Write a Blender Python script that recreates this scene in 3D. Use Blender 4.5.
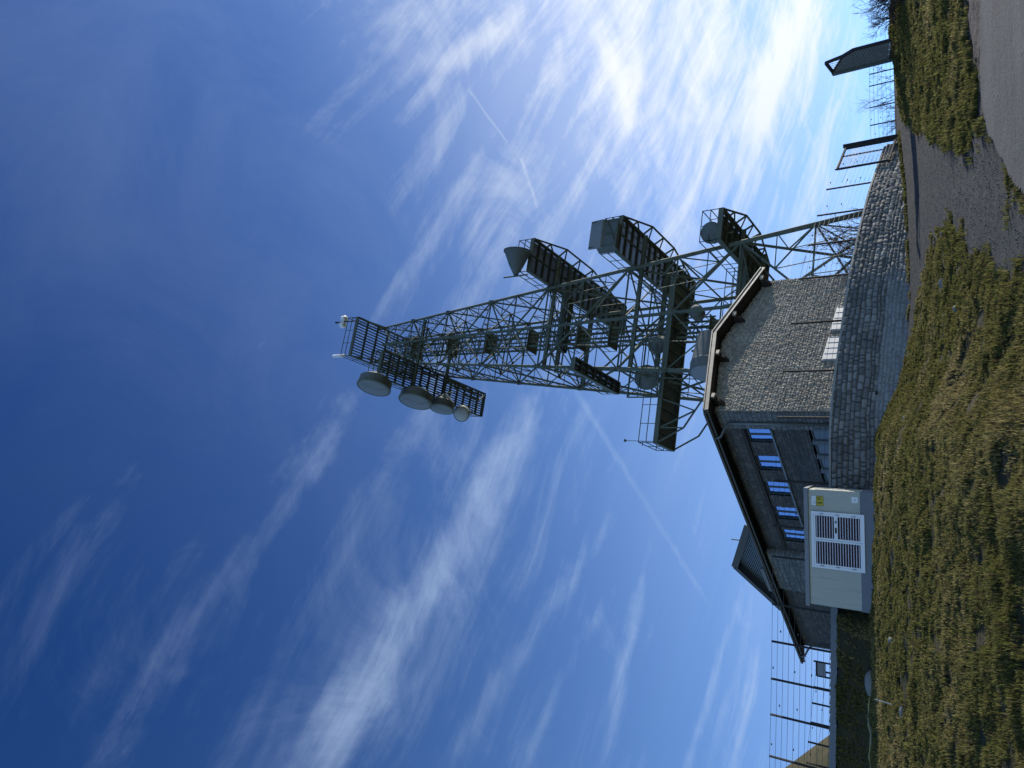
import bpy, math
import numpy as np
from mathutils import Matrix, Vector, Quaternion
rng = np.random.default_rng(7)
for o in list(bpy.data.objects): bpy.data.objects.remove(o)
sc = bpy.context.scene
col = sc.collection
R = math.radians
# ------------------------------------------------------------------ camera (phone held upright, file stored on its side)
FPX = 769.0
za, zb = 384 - 405.0, 512 + 510.0
n_ = math.sqrt(FPX**2 + za*za + zb*zb)
Fz, Rz, Uz = FPX/n_, za/n_, zb/n_
F = np.array([0, math.sqrt(1-Fz*Fz), Fz])
R0 = np.array([1.0, 0, 0]); U0 = np.cross(R0, F)
s_ = Rz/U0[2]; c_ = math.sqrt(1-s_*s_)
RV = c_*R0 + s_*U0; UV = np.cross(RV, F)
cam = bpy.data.cameras.new('camera'); camo = bpy.data.objects.new('camera', cam); col.objects.link(camo)
cam.sensor_fit = 'HORIZONTAL'; cam.sensor_width = 36.0; cam.lens = 36.0*FPX/1024
cam.clip_start = 0.1; cam.clip_end = 6000
camo.matrix_world = Matrix(((-UV[0], RV[0], -F[0], 0), (-UV[1], RV[1], -F[1], 0), (-UV[2], RV[2], -F[2], 0), (0, 0, 0, 1)))
sc.camera = camo
# ------------------------------------------------------------------ light
SUN_AZ, SUN_EL = 55.5, 21.0
L = np.array([math.sin(R(SUN_AZ))*math.cos(R(SUN_EL)), math.cos(R(SUN_AZ))*math.cos(R(SUN_EL)), math.sin(R(SUN_EL))])
sun = bpy.data.lights.new('sun', 'SUN'); sun.energy = 4.6; sun.angle = R(0.53); sun.color = (1.0, 0.93, 0.82)
suno = bpy.data.objects.new('sun', sun); col.objects.link(suno)
suno.rotation_mode = 'QUATERNION'; suno.rotation_quaternion = Vector((0, 0, 1)).rotation_difference(Vector(L))
sc.view_settings.view_transform = 'Standard'; sc.view_settings.look = 'None'
sc.view_settings.exposure = 0.5; sc.view_settings.gamma = 1.0; sc.view_settings.use_curve_mapping = False
SKY_STRENGTH = 0.12
TINT_LOW, TINT_HIGH = (0.94, 1.10, 1.30, 1), (0.15, 0.39, 0.76, 1)
VEIL = 0.42
BIAS, GLOWD = 0.09, 0.16
CLOUD_A, CLOUD_B = (3.1, 4.0, 5.5, 1), (6.3, 6.45, 6.5, 1)

class NT:
    """small node-tree writer"""
    def __init__(s, tree): s.t = tree; s.N = tree.nodes; s.Lk = tree.links
    def new(s, typ, **kw):
        n = s.N.new(typ)
        for k, v in kw.items(): setattr(n, k, v)
        return n
    def put(s, sock, v):
        if hasattr(v, 'is_linked'): s.Lk.new(v, sock)
        else: sock.default_value = v
    def math(s, op, a, b=0.0, c=None, clamp=False):
        n = s.new('ShaderNodeMath', operation=op, use_clamp=clamp)
        s.put(n.inputs[0], a); s.put(n.inputs[1], b)
        if c is not None: s.put(n.inputs[2], c)
        return n.outputs[0]
    def comb(s, x, y, z=0.0):
        n = s.new('ShaderNodeCombineXYZ')
        for i, v in enumerate((x, y, z)): s.put(n.inputs[i], v)
        return n.outputs[0]
    def noise(s, vec, scale, detail=3.0, rough=0.5, dist=0.0):
        n = s.new('ShaderNodeTexNoise')
        s.put(n.inputs['Vector'], vec); n.inputs['Scale'].default_value = scale
        n.inputs['Detail'].default_value = detail; n.inputs['Roughness'].default_value = rough
        n.inputs['Distortion'].default_value = dist
        return n.outputs[0]
    def ramp(s, v, a, b, lo=0.0, hi=1.0):
        n = s.new('ShaderNodeMapRange', interpolation_type='SMOOTHSTEP')
        s.put(n.inputs[0], v)
        for i, x in enumerate((a, b, lo, hi)): s.put(n.inputs[i+1], x)
        return n.outputs[0]
    def mix(s, f, a, b):
        n = s.new('ShaderNodeMix', data_type='RGBA')
        s.put(n.inputs[0], f); s.put(n.inputs[6], a); s.put(n.inputs[7], b)
        return n.outputs[2]
    def scale(s, v, k):
        n = s.new('ShaderNodeVectorMath', operation='MULTIPLY'); s.put(n.inputs[0], v); n.inputs[1].default_value = k
        return n.outputs[0]

w = bpy.data.worlds.new('World'); sc.world = w; w.use_nodes = True
T = NT(w.node_tree)
for n in list(T.N): T.N.remove(n)
out = T.new('ShaderNodeOutputWorld'); bg = T.new('ShaderNodeBackground'); bg.inputs[1].default_value = SKY_STRENGTH
T.Lk.new(bg.outputs[0], out.inputs[0])
sky = T.new('ShaderNodeTexSky', sky_type='NISHITA', sun_disc=False)
sky.sun_elevation = R(SUN_EL); sky.sun_rotation = R(SUN_AZ); sky.altitude = 2200; sky.air_density = 1.0; sky.dust_density = 0.35; sky.ozone_density = 3.0
tc = T.new('ShaderNodeTexCoord'); sep = T.new('ShaderNodeSeparateXYZ'); T.Lk.new(tc.outputs['Generated'], sep.inputs[0])
dx, dy, dz = sep.outputs
dzc = T.math('MAXIMUM', dz, 0.06)
px, py = T.math('DIVIDE', dx, dzc), T.math('DIVIDE', dy, dzc)
CA = R(50.0)                                     # the cirrus layer's streaks run towards this azimuth
t_ = T.math('ADD', T.math('MULTIPLY', px, math.sin(CA)), T.math('MULTIPLY', py, math.cos(CA)))
c_n = T.math('SUBTRACT', T.math('MULTIPLY', px, math.cos(CA)), T.math('MULTIPLY', py, math.sin(CA)))
cosang = T.math('ADD', T.math('ADD', T.math('MULTIPLY', dx, float(L[0])), T.math('MULTIPLY', dy, float(L[1]))), T.math('MULTIPLY', dz, float(L[2])))
glow = T.math('MULTIPLY', T.ramp(cosang, 0.58, 0.95), T.ramp(dz, 0.85, 0.45))
wob = T.math('MULTIPLY', T.math('SUBTRACT', T.noise(T.comb(px, py, 3.0), 0.8, 2), 0.5), 0.35)
cw = T.math('ADD', c_n, wob)
f1 = T.noise(T.comb(T.math('MULTIPLY', t_, 0.32), T.math('MULTIPLY', cw, 2.1), 1.7), 1.7, 8, 0.60, 0.25)
f2 = T.noise(T.comb(T.math('MULTIPLY', t_, 0.8), T.math('MULTIPLY', cw, 6.0), 5.1), 1.7, 7, 0.66, 0.3)
f3 = T.noise(T.comb(px, py, 9.0), 3.4, 8, 0.68, 0.8)
patch = T.noise(T.comb(T.math('MULTIPLY', t_, 0.6), T.math('MULTIPLY', c_n, 0.9), 0.3), 1.2, 2)
fib = T.math('ADD', T.math('MULTIPLY', f1, 0.32), T.math('ADD', T.math('MULTIPLY', f2, 0.32), T.math('MULTIPLY', f3, 0.36)))
def sky_uv(X, Y):
    d = F*FPX + RV*(384-Y) + UV*(512-X); return d[0]/d[2], d[1]/d[2]
def band(p, q, wid, ragged, e0=0.1, e1=0.1, sd=2.0):
    """soft mask along a line of the cloud layer"""
    (ax, ay), (bx, by) = sky_uv(*p), sky_uv(*q)
    ln = math.hypot(bx-ax, by-ay); ux, uy = (bx-ax)/ln, (by-ay)/ln
    al = T.math('ADD', T.math('MULTIPLY', T.math('SUBTRACT', px, ax), ux), T.math('MULTIPLY', T.math('SUBTRACT', py, ay), uy))
    ac = T.math('SUBTRACT', T.math('MULTIPLY', T.math('SUBTRACT', px, ax), uy), T.math('MULTIPLY', T.math('SUBTRACT', py, ay), ux))
    ac = T.math('ADD', ac, T.math('MULTIPLY', T.math('SUBTRACT', T.noise(T.comb(px, py, sd), ragged, 4), 0.5), wid*1.6))
    m = T.ramp(T.math('ABSOLUTE', ac), 0.0, wid, 1.0, 0.0)
    return T.math('MULTIPLY', m, T.math('MULTIPLY', T.ramp(al, -e0*ln, e0*ln), T.ramp(al, ln*(1-e1), ln*(1+e1), 1.0, 0.0)))
bias = T.ramp(t_, 0.2, 2.2)
dens = T.math('ADD', fib, T.math('MULTIPLY', T.math('SUBTRACT', patch, 0.5), 0.30))
dens = T.math('ADD', dens, T.math('MULTIPLY', bias, BIAS))
dens = T.math('ADD', dens, T.math('MULTIPLY', glow, GLOWD))
dens = T.math('ADD', dens, T.math('MULTIPLY', bias, T.math('MULTIPLY', T.math('SUBTRACT', f2, 0.48), 0.32)))
for (p, q, wd, rg, am) in (((60, 810), (365, 385), 0.06, 7.0, 0.065), ((290, 810), (540, 405), 0.09, 8.0, 0.13), ((330, 810), (560, 430), 0.20, 5.0, 0.09), ((600, 780), (655, 520), 0.06, 6.0, 0.10), ((430, 790), (640, 470), 0.06, 6.0, 0.08), ((510, 790), (600, 600), 0.04, 6.0, 0.08),
                           ((680, 790), (740, 590), 0.07, 5.0, 0.10), ((730, 790), (765, 640), 0.10, 5.0, 0.10), ((640, 130), (600, 30), 0.08, 7.0, 0.10), ((750, 140), (812, 0), 0.26, 4.0, 0.20), ((690, 240), (790, -10), 0.5, 3.0, 0.10), ((345, 360), (475, 175), 0.03, 6.0, 0.08), ((180, 15), (320, -10), 0.07, 7.0, 0.04),
                           ((690, 90), (725, -10), 0.14, 6.0, 0.12), ((20, 60), (190, -5), 0.05, 7.0, 0.03), ((425, 70), (520, 20), 0.045, 8.0, 0.12), ((396, 125), (440, 75), 0.025, 9.0, 0.12), ((620, 130), (640, 60), 0.07, 8.0, 0.16)):
    dens = T.math('ADD', dens, T.math('MULTIPLY', band(p, q, wd, rg, 0.2, 0.25, wd*50), am))
cl = T.math('MULTIPLY', T.ramp(dens, 0.50, 1.06), 0.95)
cl = T.math('MAXIMUM', cl, T.math('MULTIPLY', T.ramp(t_, 0.3, 1.8), T.math('MULTIPLY', f1, VEIL)))
cl = T.math('MAXIMUM', cl, T.math('MULTIPLY', T.ramp(cosang, 0.25, 0.95), T.math('MULTIPLY', f3, 0.20)))
cl = T.math('MAXIMUM', cl, T.math('MULTIPLY', glow, T.math('ADD', 0.18, T.math('MULTIPLY', f1, 0.34))))
cl = T.math('MULTIPLY', cl, T.ramp(dz, 0.165, 0.235))
# old contrails across the layer
for (p, q, wd, am) in (((575, 390), (705, 598), 0.018, 0.10), ((470, 92), (507, 142), 0.006, 0.14), ((521, 158), (537, 206), 0.012, 0.15)):
    cl = T.math('ADD', cl, T.math('MULTIPLY', band(p, q, wd, 14.0, 0.05, 0.1), T.math('MULTIPLY', f3, am*2)), clamp=True)
ccol = T.mix(glow, CLOUD_A, CLOUD_B)
tint = T.new('ShaderNodeMix', data_type='RGBA', blend_type='MULTIPLY'); tint.inputs[0].default_value = 1.0
T.Lk.new(sky.outputs[0], tint.inputs[6])
T.Lk.new(T.mix(T.ramp(dz, 0.30, 1.0), TINT_LOW, TINT_HIGH), tint.inputs[7])   # the deep, dark zenith of thin mountain air
res = T.mix(cl, tint.outputs[2], ccol)
T.Lk.new(res, bg.inputs[0])

# ------------------------------------------------------------------ materials
def mat(name, base, rough=0.7, metal=0.0, var=0.25, vs=3.0, bump=0.0, bs=30.0, attr=None, spec=0.4, dirt=None, ds=1.2, streak=False):
    m = bpy.data.materials.new(name); m.use_nodes = True
    T = NT(m.node_tree); b = T.N['Principled BSDF']
    b.inputs['Roughness'].default_value = rough; b.inputs['Metallic'].default_value = metal
    b.inputs['Specular IOR Level'].default_value = spec
    tc = T.new('ShaderNodeTexCoord').outputs['Object']
    n = T.noise(tc, vs, 5, 0.6)
    k = T.math('ADD', T.math('MULTIPLY', T.math('SUBTRACT', n, 0.5), 2*var), 1.0)
    if attr:
        a = T.new('ShaderNodeAttribute', attribute_name=attr); colr = a.outputs['Color']
    else:
        rgb = T.new('ShaderNodeRGB'); rgb.outputs[0].default_value = (*base, 1); colr = rgb.outputs[0]
    mul = T.new('ShaderNodeVectorMath', operation='SCALE'); T.put(mul.inputs[0], colr); T.put(mul.inputs['Scale'], k)
    c = mul.outputs[0]
    if dirt:
        f = T.ramp(T.noise(T.scale(tc, (9.0, 9.0, 0.5)) if streak else tc, ds, 6, 0.65), 0.5, 0.72)
        c = T.mix(f, c, (*dirt, 1))
    T.put(b.inputs['Base Color'], c)
    rr = T.math('ADD', T.math('MULTIPLY', T.math('SUBTRACT', n, 0.5), 0.25), rough, clamp=True)
    T.put(b.inputs['Roughness'], rr)
    if bump:
        bn = T.new('ShaderNodeBump'); bn.inputs['Strength'].default_value = bump; bn.inputs['Distance'].default_value = 0.02
        T.put(bn.inputs['Height'], T.noise(tc, bs, 5, 0.6)); T.Lk.new(bn.outputs[0], b.inputs['Normal'])
    return m
M = {}
M['steel'] = mat('painted_steel', (0.098, 0.120, 0.094), 0.7, 0.0, 0.3, 2.0, spec=0.15, dirt=(0.06, 0.06, 0.045), ds=1.6)
M['steel_dark'] = mat('painted_steel_dark', (0.095, 0.115, 0.09), 0.7, 0.0, 0.3, 2.0)
M['grate'] = mat('grating_steel', (0.13, 0.15, 0.12), 0.7, 0.0, 0.35, 3.0)
M['galv'] = mat('galvanised_steel', (0.30, 0.32, 0.33), 0.42, 0.6, 0.2, 6.0)
M['post'] = mat('fence_steel', (0.040, 0.038, 0.037), 0.85, 0.0, 0.3, 5.0, spec=0.15)
M['wire'] = mat('fence_wire', (0.07, 0.07, 0.07), 0.55, 0.5, 0.2, 5.0)
M['radome'] = mat('radome', (0.21, 0.235, 0.245), 0.6, 0.0, 0.16, 1.2, spec=.15, dirt=(.15, .165, .165), ds=.8)
M['radome_dark'] = mat('radome_weathered', (0.125, 0.145, 0.145), 0.65, 0.0, 0.25, 1.5, spec=.15, dirt=(.09, .10, .095), ds=.9)
M['drum'] = mat('drum_radome', (0.42, 0.45, 0.46), 0.5, 0.0, 0.1, 2.0)
M['vent'] = mat('vent_paint', (0.50, 0.51, 0.51), 0.6, 0.0, 0.12, 6.0)
M['white'] = mat('white_paint', (0.80, 0.81, 0.83), 0.4, 0.0, 0.06, 4.0)
M['stone'] = mat('rubble_stone', (0.2, 0.2, 0.2), 0.9, 0.0, 0.30, 14.0, 0.5, 60.0, attr='tint')
M['concrete'] = mat('concrete', (0.30, 0.30, 0.28), 0.85, 0.0, 0.2, 3.0, 0.3, 40.0, dirt=(0.17, 0.17, 0.15), ds=2.0)
M['render'] = mat('painted_render', (0.46, 0.46, 0.395), 0.8, 0.0, 0.09, 1.3, 0.25, 60.0, dirt=(0.35, 0.35, 0.295), ds=0.9, streak=True)
M['plinth'] = mat('plinth_paint', (0.17, 0.185, 0.205), 0.75, 0.0, 0.12, 3.0, 0.2, 40.0)
M['cap'] = mat('cap_concrete', (0.24, 0.25, 0.265), 0.8, 0.0, 0.15, 4.0, 0.2, 40.0)
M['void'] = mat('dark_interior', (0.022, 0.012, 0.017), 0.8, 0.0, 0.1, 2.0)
M['louvre'] = mat('louvre_slat', (0.62, 0.60, 0.66), 0.45, 0.0, 0.06, 4.0)
M['blade'] = mat('louvre_inner_blade', (0.095, 0.050, 0.075), 0.6, 0.0, 0.1, 4.0)
M['soffit'] = mat('dark_timber', (0.035, 0.028, 0.022), 0.8, 0.0, 0.35, 6.0)
M['roof'] = mat('roof_sheet', (0.16, 0.165, 0.17), 0.55, 0.3, 0.2, 2.0)
M['fascia'] = mat('zinc_fascia', (0.17, 0.165, 0.15), 0.6, 0.1, 0.15, 3.0)
M['fascia_dark'] = mat('eave_fascia', (0.07, 0.065, 0.055), 0.6, 0.1, 0.3, 3.0)
M['purlin'] = mat('purlin_end', (0.45, 0.40, 0.32), 0.7, 0.0, 0.15, 6.0)
M['frame'] = mat('window_frame', (0.05, 0.065, 0.07), 0.5, 0.0, 0.1, 4.0)
M['pipe'] = mat('downpipe', (0.13, 0.15, 0.155), 0.45, 0.3, 0.15, 3.0)
M['yellow'] = mat('yellow_sign', (0.50, 0.40, 0.02), 0.5, 0.0, 0.08, 10.0)
M['black'] = mat('black_print', (0.02, 0.02, 0.02), 0.6, 0.0, 0.1, 4.0)
M['twig'] = mat('twig_bark', (0.045, 0.032, 0.026), 0.9, 0.0, 0.3, 5.0)
M['void2'] = mat('dark_panel', (0.075, 0.077, 0.07), 0.8, 0.0, 0.3, 6.0)
M['pebble'] = mat('drive_pebble', (0.10, 0.104, 0.11), 0.95, 0.0, 0.6, 9.0, spec=.1)
M['rock'] = mat('limestone', (0.20, 0.20, 0.185), 0.9, 0.0, 0.25, 4.0, 0.5, 20.0)
M['hose'] = mat('hose_plastic', (0.30, 0.27, 0.10), 0.5, 0.0, 0.1, 4.0)
M['timber'] = mat('slat_timber', (0.24, 0.245, 0.22), 0.8, 0.0, 0.3, 5.0)
gm = bpy.data.materials.new('window_glass'); gm.use_nodes = True
b = gm.node_tree.nodes['Principled BSDF']; b.inputs['Base Color'].default_value = (0.27, 0.38, 0.58, 1); b.inputs['Metallic'].default_value = 1.0; b.inputs['Roughness'].default_value = 0.04
M['glass'] = gm
T = NT(gm.node_tree); bn = T.new('ShaderNodeBump'); bn.inputs['Strength'].default_value = 0.12; bn.inputs['Distance'].default_value = 0.02
T.put(bn.inputs['Height'], T.noise(T.new('ShaderNodeTexCoord').outputs['Object'], 2.2, 2)); T.Lk.new(bn.outputs[0], b.inputs['Normal'])
# ground materials
def ground_mat(name, c1, c2, c3, sc1, bump, bs, rough=0.95):
    m = bpy.data.materials.new(name); m.use_nodes = True
    T = NT(m.node_tree); b = T.N['Principled BSDF']; b.inputs['Roughness'].default_value = rough; b.inputs['Specular IOR Level'].default_value = 0.25
    tc = T.new('ShaderNodeTexCoord').outputs['Object']
    a = T.mix(T.ramp(T.noise(tc, sc1, 6, 0.6), 0.35, 0.65), (*c1, 1), (*c2, 1))
    a = T.mix(T.ramp(T.noise(tc, bs, 3, 0.7), 0.45, 0.75), a, (*c3, 1))
    T.put(b.inputs['Base Color'], a)
    bn = T.new('ShaderNodeBump'); bn.inputs['Strength'].default_value = bump; bn.inputs['Distance'].default_value = 0.03
    T.put(bn.inputs['Height'], T.math('ADD', T.noise(tc, bs, 6, 0.75), T.math('MULTIPLY', T.noise(tc, bs*0.25, 4, 0.6), 1.2)))
    T.Lk.new(bn.outputs[0], b.inputs['Normal'])
    return m
M['soil'] = ground_mat('turf_soil', (0.030, 0.031, 0.012), (0.050, 0.043, 0.020), (0.07, 0.062, 0.03), 0.7, 1.0, 14.0)
M['gravel'] = ground_mat('drive_gravel', (0.0145, 0.020, 0.0235), (0.025, 0.032, 0.036), (0.052, 0.060, 0.064), 0.5, 1.0, 26.0)
M['asphalt'] = ground_mat('worn_asphalt', (0.074, 0.078, 0.079), (0.100, 0.105, 0.106), (0.145, 0.148, 0.146), 0.8, 0.7, 45.0)
M['verge'] = ground_mat('gravel_verge', (0.040, 0.034, 0.036), (0.062, 0.054, 0.056), (0.11, 0.10, 0.10), 0.8, 1.0, 22.0)
gr = bpy.data.materials.new('grass_blades'); gr.use_nodes = True
T = NT(gr.node_tree); T.N.remove(T.N['Principled BSDF'])
at_ = T.new('ShaderNodeAttribute', attribute_name='tint')
d1 = T.new('ShaderNodeBsdfDiffuse'); d2 = T.new('ShaderNodeBsdfTranslucent'); mx = T.new('ShaderNodeMixShader'); mx.inputs[0].default_value = 0.35
T.Lk.new(at_.outputs['Color'], d1.inputs[0]); T.Lk.new(at_.outputs['Color'], d2.inputs[0])
T.Lk.new(d1.outputs[0], mx.inputs[1]); T.Lk.new(d2.outputs[0], mx.inputs[2]); T.Lk.new(mx.outputs[0], T.N['Material Output'].inputs[0])
M['grass'] = gr

# ------------------------------------------------------------------ mesh helpers
ORIG = {}
def org(o): return ORIG.get(o.name, np.zeros(3)) if o else np.zeros(3)
def link_mesh(name, V, Fc, m, parent=None, tint=None, smooth=False):
    me = bpy.data.meshes.new(name)
    V = np.asarray(V, float) - org(parent)
    if isinstance(Fc, np.ndarray):
        k = Fc.shape[1]
        me.vertices.add(len(V)); me.vertices.foreach_set('co', V.astype(np.float32).ravel())
        me.loops.add(Fc.size); me.loops.foreach_set('vertex_index', Fc.astype(np.int32).ravel())
        me.polygons.add(len(Fc)); me.polygons.foreach_set('loop_start', np.arange(0, Fc.size, k, dtype=np.int32))
        me.update(calc_edges=True)
    else:
        me.from_pydata(V.tolist(), [], Fc); me.update()
    if smooth: me.polygons.foreach_set('use_smooth', np.ones(len(me.polygons), bool))
    if tint is not None:
        a = me.color_attributes.new('tint', 'FLOAT_COLOR', 'POINT')
        a.data.foreach_set('color', np.concatenate([tint, np.ones((len(tint), 1))], 1).astype(np.float32).ravel())
    me.materials.append(m)
    o = bpy.data.objects.new(name, me); col.objects.link(o)
    if parent: o.parent = parent; ORIG[o.name] = org(parent)
    return o
class MB:
    def __init__(s): s.V = []; s.F = []; s.n = 0
    def add(s, V, Fc):
        V = np.asarray(V, float); s.V.append(V); s.F += [tuple(int(i)+s.n for i in f) for f in Fc]; s.n += len(V); return s
    def hexa(s, P):
        return s.add(P, [(0, 3, 2, 1), (4, 5, 6, 7), (0, 1, 5, 4), (1, 2, 6, 5), (2, 3, 7, 6), (3, 0, 4, 7)])
    def box(s, a, b):
        (x0, y0, z0), (x1, y1, z1) = a, b
        return s.hexa([(x0, y0, z0), (x1, y0, z0), (x1, y1, z0), (x0, y1, z0), (x0, y0, z1), (x1, y0, z1), (x1, y1, z1), (x0, y1, z1)])
    def beam(s, p, q, w=0.1, h=None, up=(0, 0, 1)):
        h = h or w; p = np.asarray(p, float); q = np.asarray(q, float); d = q-p; ln = np.linalg.norm(d)
        if ln < 1e-6: return s
        d /= ln; up = np.asarray(up, float); a = np.cross(d, up)
        if np.linalg.norm(a) < 1e-3: a = np.cross(d, (1, 0, 0))
        a /= np.linalg.norm(a); c = np.cross(a, d); a = a*w/2; c = c*h/2
        return s.hexa([p-a-c, p+a-c, p+a+c, p-a+c, q-a-c, q+a-c, q+a+c, q-a+c])
    def tube(s, pts, r, n=8, caps=True):
        pts = np.asarray(pts, float); k = len(pts); rr = np.broadcast_to(np.asarray(r, float), (k,))
        d = np.gradient(pts, axis=0); d /= np.linalg.norm(d, axis=1)[:, None]
        ref = np.array([0, 0, 1.0]) if abs(d[0][2]) < 0.9 else np.array([1.0, 0, 0])
        ang = np.linspace(0, 2*np.pi, n, endpoint=False); V = []
        for i in range(k):
            a = np.cross(d[i], ref); a /= np.linalg.norm(a); c = np.cross(a, d[i])
            V.append(pts[i]+rr[i]*(np.cos(ang)[:, None]*a+np.sin(ang)[:, None]*c))
        Fc = [(i*n+j, i*n+(j+1) % n, (i+1)*n+(j+1) % n, (i+1)*n+j) for i in range(k-1) for j in range(n)]
        if caps: Fc += [tuple(range(n-1, -1, -1)), tuple((k-1)*n+j for j in range(n))]
        return s.add(np.concatenate(V), Fc)
    def prism(s, poly, d):
        """polygon (3-D points) pushed along d"""
        P = np.asarray(poly, float); n = len(P); Q = P+np.asarray(d, float)
        return s.add(np.concatenate([P, Q]), [tuple(range(n-1, -1, -1)), tuple(range(n, 2*n))]+[(i, (i+1) % n, n+(i+1) % n, n+i) for i in range(n)])
    def lathe(s, c, ax, prof, n=24):
        """profile [(distance along ax, radius)]"""
        c = np.asarray(c, float); ax = np.asarray(ax, float); ax = ax/np.linalg.norm(ax)
        a = np.cross(ax, (0, 0, 1.0) if abs(ax[2]) < .95 else (1.0, 0, 0)); a /= np.linalg.norm(a); b = np.cross(a, ax)
        ang = np.linspace(0, 2*np.pi, n, endpoint=False); V = []
        for (t, r) in prof: V.append(c+ax*t+max(r, 1e-3)*(np.cos(ang)[:, None]*a+np.sin(ang)[:, None]*b))
        k = len(prof)
        Fc = [(i*n+j, i*n+(j+1) % n, (i+1)*n+(j+1) % n, (i+1)*n+j) for i in range(k-1) for j in range(n)]
        Fc += [tuple(range(n-1, -1, -1)), tuple((k-1)*n+j for j in range(n))]
        return s.add(np.concatenate(V), Fc)
    def build(s, name, m, parent=None, smooth=False):
        return link_mesh(name, np.concatenate(s.V), s.F, m, parent, smooth=smooth)
def root(name, loc, label, cat, group=None):
    o = bpy.data.objects.new(name, None); col.objects.link(o); o.location = tuple(float(v) for v in loc); o.empty_display_size = 0.3
    ORIG[o.name] = np.array(loc, float); return tag(o, label, cat, group)
def tag(o, label=None, cat=None, group=None, kind=None):
    for k, v in (('label', label), ('category', cat), ('group', group), ('kind', kind)):
        if v: o[k] = v
    return o
def vnoise(x, y, seed=0):
    x = np.asarray(x, float); y = np.asarray(y, float); xi = np.floor(x).astype(np.int64); yi = np.floor(y).astype(np.int64); fx = x-xi; fy = y-yi
    fx = fx*fx*(3-2*fx); fy = fy*fy*(3-2*fy)
    def hs(a, b):
        v = (a*374761393+b*668265263+seed*144269)*1274126177 & 0x7fffffff
        v = (v ^ (v >> 13))*1103515245 & 0x7fffffff
        return ((v ^ (v >> 16)) & 0xffff)/65535.0
    return (hs(xi, yi)*(1-fx)+hs(xi+1, yi)*fx)*(1-fy)+(hs(xi, yi+1)*(1-fx)+hs(xi+1, yi+1)*fx)*fy
def fbm(x, y, o=4, seed=0):
    v = 0*x; a = 0.5
    for i in range(o): v = v+a*vnoise(x*2**i+17.3*i, y*2**i-9.1*i, seed+i); a *= 0.5
    return v
def sm(a, b, x):
    t = np.clip((x-a)/(b-a), 0, 1); return t*t*(3-2*t)

# ------------------------------------------------------------------ ground
WALL = np.array([(-15.5, 27.35), (-13.47, 27.55), (-9.2, 28.1), (-4.35, 28.55), (-1.9, 28.72), (-0.7, 29.12), (0.5, 29.8), (1.77, 30.59), (3.98, 31.98), (5.9, 33.65), (7.85, 35.56), (9.4, 37.45), (10.8, 39.3)])
def densify(P, step=0.05):
    d = np.r_[0, np.cumsum(np.linalg.norm(np.diff(P, axis=0), axis=1))]; s = np.arange(0, d[-1]+1e-6, step)
    return np.stack([np.interp(s, d, P[:, 0]), np.interp(s, d, P[:, 1])], 1)
WP = densify(WALL)
kern = np.hanning(31); kern /= kern.sum()
pad = np.concatenate([np.repeat(WP[:1], 15, 0)+np.linspace(-15, -1, 15)[:, None]*(WP[1]-WP[0]), WP, np.repeat(WP[-1:], 15, 0)+np.linspace(1, 15, 15)[:, None]*(WP[-1]-WP[-2])])
WP = np.stack([np.convolve(pad[:, 0], kern, 'valid'), np.convolve(pad[:, 1], kern, 'valid')], 1)
def wall_y(x): return np.interp(x, WP[:, 0], WP[:, 1])
TERR = 7.22
KX = [-14, -9, -4, -1.9, -.8, -.3, .9, 2.4, 6, 14]; KV = [.282, .276, .270, .263, .245, .235, .225, .219, .215, .217]
def ground_z(x, y):
    x = np.asarray(x, float); y = np.asarray(y, float)
    kx = np.interp(x*27/np.maximum(y, 6), KX, KV)
    z = -1.6+kx*y
    crest = -1.6+kx*26.3
    lw = sm(-2.2, -3.6, x)                             # left half: level ledge behind the crest
    z = z*(1-lw)+np.where(y > 26.3, crest+0.02*(y-26.3), z)*lw
    wy = wall_y(np.clip(x, -15.4, 10.8))
    bank = sm(-7.75, -8.3, x)*sm(26.75, wy-0.15, y)    # steep bank up to the kerb, left of the cabinet
    z = z+(TERR-0.1-z)*bank
    z = z+0.45*np.exp(-((x-12.8)/2.2)**2-((y-31.5)/2.6)**2)
    far = np.minimum(z, 7.95)
    beh = (y > wy+0.16)
    rw = sm(10.7, 12.5, x)
    z = np.where(beh, TERR*(1-rw)+far*rw, np.minimum(z, 7.95))
    hill = 22*np.exp(-((x+45.4)/17.5)**2-((y-69)/16)**2)+(fbm(x*.5,y*.5,4,44)-.45)*1.2*sm(-20,-32,x)*sm(40,50,y)
    z = np.where(y > 30, z+hill, z)
    d = np.hypot(x, y-30)
    z = z-sm(70, 2500, d)*260-np.maximum(d-80, 0)*0.04*(y > 0)
    z = np.maximum(z, -320)
    lump = (fbm(x*1.6, y*1.6, 4, 3)-0.47)*0.17+(fbm(x*4.2, y*4.2, 3, 5)-0.44)*0.15
    flat = sm(0.5, 1.6, np.abs(np.where(y > 24, y-wy, 9)))*(1-sm(60, 120, d))
    return z+lump*flat*(1-0.8*beh)
def lines(a, b, step, far):
    v = list(np.arange(a, b+1e-6, step)); s = step; lo, hi = a, b; L_, H_ = [], []
    while hi < far: s *= 1.35; hi += s; lo -= s; H_.append(hi); L_.append(lo)
    return np.array(L_[::-1]+v+H_)
gx = lines(-17, 18, 0.16, 2600); gy = lines(3, 42, 0.16, 2600)
GX, GY = np.meshgrid(gx, gy); GZ = ground_z(GX, GY)
def gridfaces(nr, nc):
    i = np.arange(nr-1)[:, None]*nc+np.arange(nc-1)[None, :]
    return np.stack([i, i+1, i+nc+1, i+nc], -1).reshape(-1, 4)
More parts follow.
